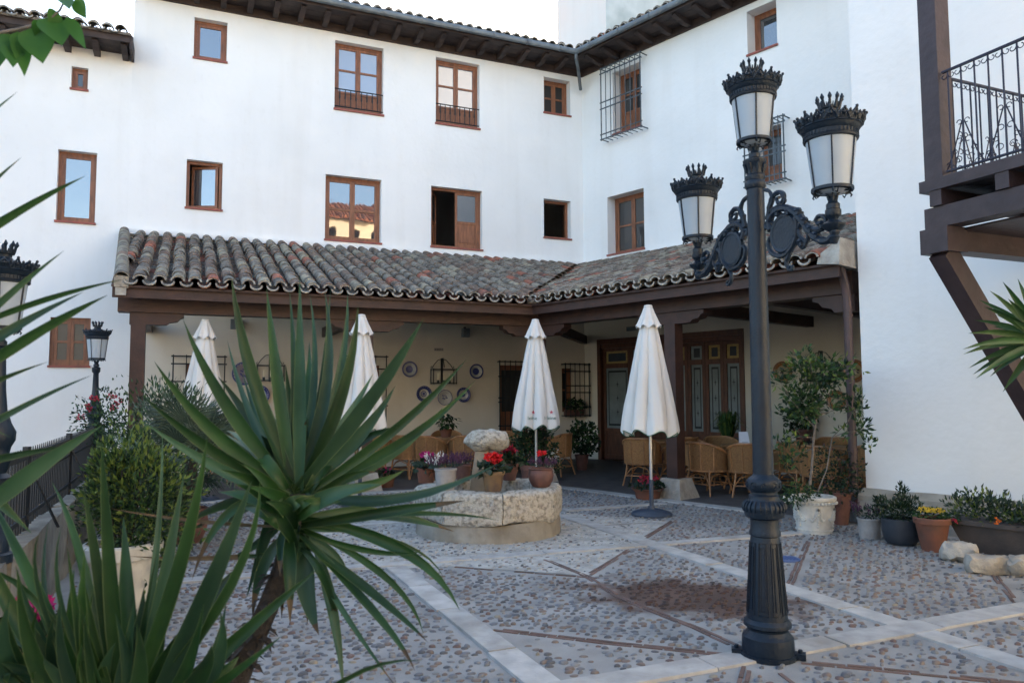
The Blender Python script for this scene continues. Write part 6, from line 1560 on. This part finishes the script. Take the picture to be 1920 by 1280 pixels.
t = thing('potted_plant', 'red flowering shrub in a clay pot on the parapet by the small lamp', 'potted plant', tuple(c)); mb = MB(); pot_shape(mb, c, .16, .11, .25, 'plain'); mb.build('pot', M['terracotta'], t, True)
k0 = at(186, 765, c.y); mb = MB(); bush(mb, V3((k0.x, c.y, 1.25)), .30, .26, .36, 900, .05, .5, (0, 1), (.6, .4), .2, .5, .2, 71); mb.build('foliage', [M['leaf_dark'], M['leaf_mid']], t, kind='stuff')
mb = MB()
for x, y in ((165, 765), (150, 782), (176, 748), (208, 742), (222, 752), (214, 765)): flowers(mb, at(x, y, c.y - .12), .06, .06, .05, 12, .028)
mb.build('flowers', M['fl_pinkred'], t, kind='stuff')
for x, y, z, l, fk in ((55, 1180, 3.9, 'terracotta pot with magenta cyclamen low at the left edge', 'magenta'), (182, 1200, 3.9, 'terracotta pot with coral cyclamen behind the front leaves', 'red')):
    c = at(x, y, z); c.z = 0; t = thing('potted_plant', l, 'potted plant', tuple(c)); hh = .33 if fk == 'magenta' else .22; mb = MB(); pot_shape(mb, c, .15, .11, hh, 'plain'); mb.build('pot', M['terra_brown'], t, True); cyclamen(t, c, hh, .15, fk, 16, 1.5)

c = at(262, 1000, 7.2); c.z = 0
t = thing('shrub', 'dark loose shrub filling the gap between white rimmed pot and fan palm', 'shrub', tuple(c)); mb = MB(); bush(mb, c + V3((0, 0, .55)), .46, .36, .52, 3000, .055, .4, (0, 1, 2), (.6, .3, .1), .4, .45, .25, 81); mb.build('foliage', [M['leaf_dark'], M['leaf_mid'], M['leaf_light']], t, kind='stuff')
mb = MB()
for k in range(4): a = k * 1.57; mb.tube([c + V3((.04 * math.cos(a), .04 * math.sin(a), 0)), c + V3((.2 * math.cos(a), .16 * math.sin(a), .7))], [.02, .007], 5)
mb.build('stem', M['bark'], t, True)

# ------------------------------------------------------------------ long-leaved yuccas in the foreground
def blade(parent, b, m, e, wd, k='leaf_yucca', tw=None, dry=0.0, name='leaf', n=9):
    """one stiff leaf: folded along its rib, tapered at both ends, pointed"""
    b, m, e = V3(b), V3(m), V3(e); ctl = m * 2 - (b + e) * .5; vs = []; prev = None
    tw = R.uniform(-.6, .6) if tw is None else tw
    for i in range(n + 1):
        t = i / n; p = b * (1 - t) ** 2 + ctl * 2 * t * (1 - t) + e * t * t; d = ((ctl - b) * (1 - t) + (e - ctl) * t).normalized()
        vw = (C0 - p).normalized(); s = d.cross(vw); s = s.normalized() if s.length > 1e-3 else V3((1, 0, 0)); q = s.cross(d).normalized()
        a = tw + .35 * (t - .5); s2 = s * math.cos(a) + q * math.sin(a); n2 = q * math.cos(a) - s * math.sin(a)
        ww = wd * (.55 + .45 * min(1, t / .35)) if t < .35 else wd * (1 - ((t - .35) / .65) ** 1.7); ww = max(ww, wd * .012) * (1 + .03 * math.sin(t * 17 + wd * 900))
        o = n2 * ww * .16
        mg = max(ww * .5 - .0013, ww * .40); vs += [p - s2 * ww * .5, p - s2 * mg - o * .2, p - s2 * ww * .24 - o * .75, p - o * 1.2, p + s2 * ww * .24 - o * .75, p + s2 * mg - o * .2, p + s2 * ww * .5]
    fs = []; ms = []
    for i in range(n):
        for j in range(6): fs.append((i * 7 + j, i * 7 + j + 1, i * 7 + 8 + j, i * 7 + 7 + j)); ms.append(2 if j in (0, 5) else 0)
    mb = MB(); mb.add(vs, fs); mb.m = ms
    if dry > 0: mb.m = [1 if (i // 6) / n > 1 - dry else q for i, q in enumerate(ms)]
    # thickness: a second skin just behind
    nv = len(vs); back = [V3(v) - (C0 - V3(v)).normalized() * .0012 for v in vs]
    return mb.build(name, [M[k], M['leaf_dry'], M['leaf_margin']], parent, True, ang=80)
def yleaves(parent, D, base, data, bd=0.0):
    for q in data:
        (tx, ty), (mx, my), w_ = q[0], q[1], q[2]; dd = q[3] if len(q) > 3 and q[3] is not None else R.uniform(-.28, .28)
        k = q[4] if len(q) > 4 and q[4] else R.choice(('leaf_yucca', 'leaf_yucca', 'leaf_yucca2')); dry = q[5] if len(q) > 5 else 0
        bx, by = q[6] if len(q) > 6 else base; bx += R.uniform(-9, 9); by += R.uniform(-10, 10)
        blade(parent, at(bx, by, D + bd), at(mx, my, D + dd * .5), at(tx, ty, D + dd), w_ * D / FPX * .80, k, dry=dry)
D_ = 2.25
yb = at(553, 935, D_); root = at(395, 1400, D_); 
tk = at(395, 1741, D_ - .1); tk.z = 0
yu = thing('yucca', 'big spiky yucca on a leaning shaggy trunk in the foreground', 'yucca', (tk.x, tk.y, 0))
mb = MB(); pts = [at(556, 925, D_), at(548, 985, D_), at(532, 1060, D_), at(500, 1140, D_), at(455, 1240, D_), at(415, 1340, D_), at(380, 1500, D_), tk]
mb.tube(pts, [.024, .030, .033, .033, .035, .040, .05, .07], 12); mb.v = [tuple(V3(v) + noise.noise_vector(V3(v) * 30) * .010) for v in mb.v]; mb.build('trunk', M['bark'], yu, True)
mb = MB()
for i in range(150):                                           # old leaf scars and stubs
    t = R.random() ** .9 * 5; j = int(t); p = pts[j + 1].lerp(pts[min(j + 2, 7)], t - j) if j + 2 < 8 else pts[j + 1]; d = rv(); d.z = abs(d.z) * .5 - .1; d.normalize(); leafq(mb, p + d * .026, d + V3((0, 0, -.5)), V3((0, 0, 1)), R.uniform(.03, .07), .022, 0)
mb.build('leaf_scars', M['bark'], yu, kind='stuff')
Y = [((562, 518), (562, 730), 36, -.05), ((500, 542), (521, 720), 32, .1), ((543, 545), (553, 730), 24, .2), ((434, 520), (478, 720), 36, .05), ((426, 637), (475, 790), 22, .25), ((343, 598), (428, 765), 34, .0), ((289, 677), (405, 815), 32, -.1),
     ((609, 545), (611, 730), 30, .15), ((620, 540), (600, 740), 18, .3), ((652, 550), (630, 735), 26, .2), ((672, 572), (637, 752), 34, .05), ((581, 552), (588, 730), 20, .3, 'leaf_yucca2'), ((795, 596), (690, 755), 40, -.1),
     ((742, 722), (662, 830), 36, .1), ((875, 673), (735, 810), 24, -.05), ((892, 712), (752, 830), 24, .1), ((832, 762), (715, 865), 30, .15, 'leaf_yucca2'), ((935, 868), (745, 935), 30, -.1), ((872, 938), (735, 958), 26, -.2, None, .25, (560, 985)), ((936, 975), (775, 962), 14, .1, None, 0, (560, 985)),
     ((862, 1143), (752, 1030), 28, -.15, None, 0, (560, 975)), ((833, 1084), (745, 1015), 11, .1, None, 0, (565, 985)), ((790, 1034), (690, 1032), 16, -.1, None, 0, (565, 990)), ((794, 1187), (722, 1080), 17, -.1, None, 0, (570, 990)), ((803, 1204), (700, 1112), 22, -.2, None, .2, (565, 995)),
     ((778, 1257), (705, 1150), 22, -.25, None, .25, (565, 1000)), ((645, 1300), (625, 1150), 30, -.1, None, 0, (590, 1030)), ((598, 1190), (572, 1095), 50, -.1, 'leaf_yucca2', .18, (560, 1000)), ((462, 1120), (492, 1020), 26, .1, 'leaf_yucca2', 0, (512, 960)), ((478, 1106), (500, 1000), 30, 0, 'leaf_yucca2', 0, (530, 940)),
     ((268, 742), (405, 850), 30, -.1, None, .1), ((272, 792), (415, 880), 28, -.15, None, .1), ((360, 1086), (430, 960), 26, -.1, 'leaf_yucca', .25, (530, 940)), ((200, 952), (385, 978), 10, -.1, 'leaf_dry', .6, (540, 985)), ((240, 1042), (395, 1046), 12, 0, None, .7, (540, 1030)),
     ((455, 700), (500, 830), 26, .3), ((395, 700), (470, 830), 24, .3), ((700, 700), (640, 800), 26, .3, 'leaf_yucca2'), ((360, 860), (455, 880), 30, .2), ((760, 880), (670, 915), 30, .2), ((700, 1010), (630, 985), 34, .2, None, 0, (560, 985)), ((420, 990), (480, 940), 30, .15), ((580, 640), (575, 790), 40, .35), ((520, 650), (535, 800), 38, .35), ((640, 660), (610, 800), 36, .35),
     ((745, 1290), (640, 1140), 14, -.2, None, .2, (560, 1005)), ((660, 1100), (625, 1040), 26, .1, None, .1, (560, 1000))]
yleaves(yu, D_, (556, 925), Y)
for i in range(20):                                            # dense heart of the rosette, young blades and a skirt
    a = R.uniform(.35, 2.8) if R.random() < .75 else R.uniform(-math.pi, math.pi); L = R.uniform(150, 290); ux, uy = math.cos(a), -math.sin(a)
    if uy > .2: L *= .75
    bx, by = 558 + 14 * ux, 945 + R.uniform(-25, 30); tx, ty = bx + ux * L, by + uy * L + (40 if uy > -.3 else 0); sag = -22 if uy < .3 else 12
    blade(yu, at(bx, by, D_ + .02), at((bx + tx) / 2, (by + ty) / 2 + sag, D_ + R.uniform(0, .2)), at(tx, ty, D_ + R.uniform(-.1, .45)), R.uniform(20, 34) * D_ / FPX * .86, R.choice(('leaf_yucca', 'leaf_yucca', 'leaf_yucca2')), dry=R.choice((0, 0, .12)))
for i in range(14):                                            # leaf bases clasping the stem
    bx, by = 548 + R.uniform(-14, 16), 1000 + R.uniform(-45, 25); sd = R.choice((-1, 1)); L = R.uniform(90, 170); tx, ty = bx + sd * L * R.uniform(.5, 1), by - L * R.uniform(.1, .9)
    blade(yu, at(bx, by, D_ - .045), at((bx + tx) / 2 - sd * 14, (by + ty) / 2 - 10, D_ - .12), at(tx, ty, D_ + R.uniform(-.35, .0)), R.uniform(24, 34) * D_ / FPX, R.choice(('leaf_yucca', 'leaf_yucca', 'leaf_yucca2')))
for i in range(7):
    bx, by = 548 + R.uniform(-16, 18), 990 + R.uniform(-10, 40); tx, ty = bx + R.uniform(-75, 80), by + R.uniform(80, 170)
    blade(yu, at(bx, by, D_ - .03), at((bx + tx) / 2 + (tx - bx) * .2, (by + ty) / 2 - 15, D_ - R.uniform(0, .15)), at(tx, ty, D_ - R.uniform(-.1, .2)), R.uniform(16, 26) * D_ / FPX, R.choice(('leaf_yucca', 'leaf_yucca', 'leaf_yucca2')), dry=.3)
# the second yucca, low in the left corner
D2_ = 1.75; b2 = at(215, 1560, D2_); g2 = V3((b2.x, b2.y, 0)); y2 = thing('yucca', 'low yucca filling the lower left corner with upright blades', 'yucca', tuple(g2))
mb = MB(); mb.tube([g2, at(225, 1600, D2_), at(225, 1400, D2_)], [.07, .055, .045], 10); mb.v = [tuple(V3(v) + noise.noise_vector(V3(v) * 30) * .010) for v in mb.v]; mb.build('trunk', M['bark'], y2, True)
Y2 = [((190, 825), (206, 1080), 34), ((97, 902), (165, 1100), 28), ((156, 914), (188, 1100), 28), ((389, 818), (325, 1100), 36), ((346, 885), (300, 1130), 34), ((305, 812), (288, 1080), 18), ((472, 900), (380, 1130), 44), ((488, 896), (420, 1120), 24), ((455, 1056), (350, 1190), 48), ((596, 1066), (420, 1220), 34),
      ((231, 968), (236, 1180), 52), ((-40, 1160), (90, 1240), 36), ((91, 977), (95, 1180), 22), ((-20, 930), (70, 1110), 30), ((75, 995), (85, 1150), 12), ((187, 1075), (165, 1240), 40), ((115, 985), (125, 1170), 14), ((-30, 1000), (45, 1180), 40), ((-40, 1080), (70, 1130), 16), ((0, 1240), (90, 1290), 40), ((30, 1060), (90, 1230), 34),
      ((270, 1100), (250, 1250), 44), ((330, 1190), (280, 1290), 40), ((150, 1130), (180, 1280), 44), ((790, 1238), (620, 1290), 14, 0, None, 0, (420, 1480)), ((400, 1240), (320, 1330), 40), ((60, 1180), (110, 1300), 44), ((530, 1190), (400, 1290), 26)]
for _ in range(44):
    x = R.uniform(-60, 430); Y2.append(((x + R.uniform(-30, 60), 1290 - 260 * R.random() ** .8 * (1.2 - abs(x - 180) / 400)), (x * .75 + 60, 1290), R.uniform(30, 50)))
for q in Y2:
    dd = R.uniform(-.2, .2); k = q[4] if len(q) > 4 and q[4] else R.choice(('leaf_yucca', 'leaf_yucca', 'leaf_yucca2')); bb = q[6] if len(q) > 6 else (225 + R.uniform(-25, 25), 1400 + R.uniform(-20, 20))
    (tx, ty), (mx, my), w_ = q[:3]; blade(y2, at(bb[0], bb[1], D2_), at(mx, my, D2_ + dd * .4), at(tx, ty, D2_ + dd), w_ * D2_ / FPX * .86, k, dry=R.choice((0, 0, 0, .1)))
# a third, mostly left of the picture
D3_ = 1.6; g3 = at(-150, 700, D3_); y3 = thing('yucca', 'yucca outside the left edge sending long tips into view', 'yucca', (g3.x, g3.y, 0))
mb = MB(); mb.tube([V3((g3.x, g3.y, 0)), at(-165, 900, D3_), at(-150, 660, D3_)], [.07, .05, .04], 10); mb.build('trunk', M['bark'], y3, True)
for (tx, ty), (bx, by), w_ in [((160, 330), (-20, 440), 15), ((40, 295), (-30, 365), 12), ((33, 172), (-20, 222), 9), ((229, 524), (60, 580), 12), ((157, 547), (30, 622), 18), ((202, 553), (60, 640), 20), ((90, 678), (10, 715), 12), ((172, 703), (50, 768), 10), ((190, 798), (60, 895), 28), ((142, 835), (30, 862), 16), ((120, 470), (20, 560), 12), ((20, 820), (-60, 790), 14), ((60, 1000), (-60, 900), 30)]:
    L_ = math.hypot(tx - bx, ty - by); bx2, by2 = tx + (bx - tx) * 330 / L_, ty + (by - ty) * 330 / L_; blade(y3, at(bx2, by2, D3_), at((bx2 + tx) / 2, (by2 + ty) / 2 - 10, D3_ + .05), at(tx, ty, D3_ + .1), w_ * D3_ / FPX * 1.3, R.choice(('leaf_yucca', 'leaf_yucca2')))
# the one at the right edge
D4_ = 4.3; g4 = at(1955, 640, D4_); y4 = thing('yucca', 'small yucca crown poking in at the right edge before the timber brace', 'yucca', (g4.x, g4.y, 0))
mb = MB(); mb.tube([V3((g4.x + .05, g4.y, 0)), V3((g4.x + .08, g4.y, .9)), g4], [.07, .05, .04], 9); mb.build('trunk', M['bark'], y4, True)
Y4 = [(1804, 655), (1806, 664), (1816, 690), (1824, 702), (1829, 710), (1856, 706), (1880, 735), (1826, 600), (1835, 562), (1856, 545), (1880, 528), (1908, 522), (1850, 640), (1868, 590), (1890, 560), (1895, 720), (1870, 680), (1920, 740), (1985, 560), (2040, 600), (2060, 680), (1990, 740), (1940, 540), (1815, 625), (1845, 575), (1862, 612), (1900, 600), (1838, 655)]
for tx, ty in Y4:
    dd = R.uniform(-.25, .25); mx, my = (tx + 1955) / 2, (ty + 640) / 2 - abs(tx - 1955) * .06; blade(y4, at(1955, 642, D4_), at(mx, my, D4_ + dd * .5), at(tx, ty, D4_ + dd), 14 * D4_ / FPX, R.choice(('leaf_yucca', 'leaf_mid')), n=6)
# leafy twig hanging in at the top left, from a small tree beside the viewer
D5 = 1.9; g5 = at(-420, 300, D5); g5 = V3((g5.x, g5.y, 0)); tr = thing('leafy_tree', 'light green leafy twig hanging in at the top left corner', 'tree', tuple(g5))
tw_ = [at(0, 190, D5), at(60, 172, D5), at(130, 150, D5), at(190, 128, D5 + .02), at(230, 100, D5), at(270, 40, D5), at(300, -30, D5)]
tw_ = [at(x / 3 if False else x, y, D5) for x, y in ((-60, 70), (0, 62), (35, 55), (62, 48), (95, 35), (112, 20), (125, -5))]
mb = MB(); mb.tube([g5, g5 + V3((.03, 0, 1.6)), at(-380, 60, D5), at(-200, 70, D5)] + tw_, [.05, .04, .02, .01, .006, .005, .004, .004, .003, .003, .002], 6); mb.build('branch', M['bark_pale'], tr, True)
def ovate(b, e, wd, k='leaf_branch'):
    b, e = V3(b), V3(e); d = e - b; L = d.length; d.normalize(); s = d.cross((C0 - b).normalized()).normalized(); a = R.uniform(-.5, .5); q = s.cross(d); s2 = s * math.cos(a) + q * math.sin(a); n2 = q * math.cos(a) - s * math.sin(a); vs = []; n = 8
    for i in range(n + 1):
        t = i / n; w_ = wd * .5 * (math.sin(math.pi * t ** .62) if t < 1 else 0) + .0003; p = b + d * L * t - n2 * L * .12 * (t - .5) ** 2
        vs += [p - s2 * w_, p - n2 * w_ * .22, p + s2 * w_]
    MB().add(vs, [(i * 3 + j, i * 3 + j + 1, i * 3 + 4 + j, i * 3 + 3 + j) for i in range(n) for j in (0, 1)]).build('leaf', M[k], tr, True, ang=80)
for (bx, by), (tx, ty), w_ in [((17, 62), (25, 125), 38), ((35, 58), (47, 142), 28), ((62, 50), (80, 118), 46), ((95, 30), (116, 84), 44), ((124, 30), (160, 90), 20), ((117, -10), (130, 16), 22), ((140, -2), (161, 35), 22), ((0, 66), (-6, 130), 30), ((80, 40), (66, 70), 22), ((110, 24), (90, 40), 22)]:
    z_ = D5 + R.uniform(-.05, .05); ovate(at(bx, by, D5), at(tx, ty, z_), w_ * D5 / FPX * 1.35)
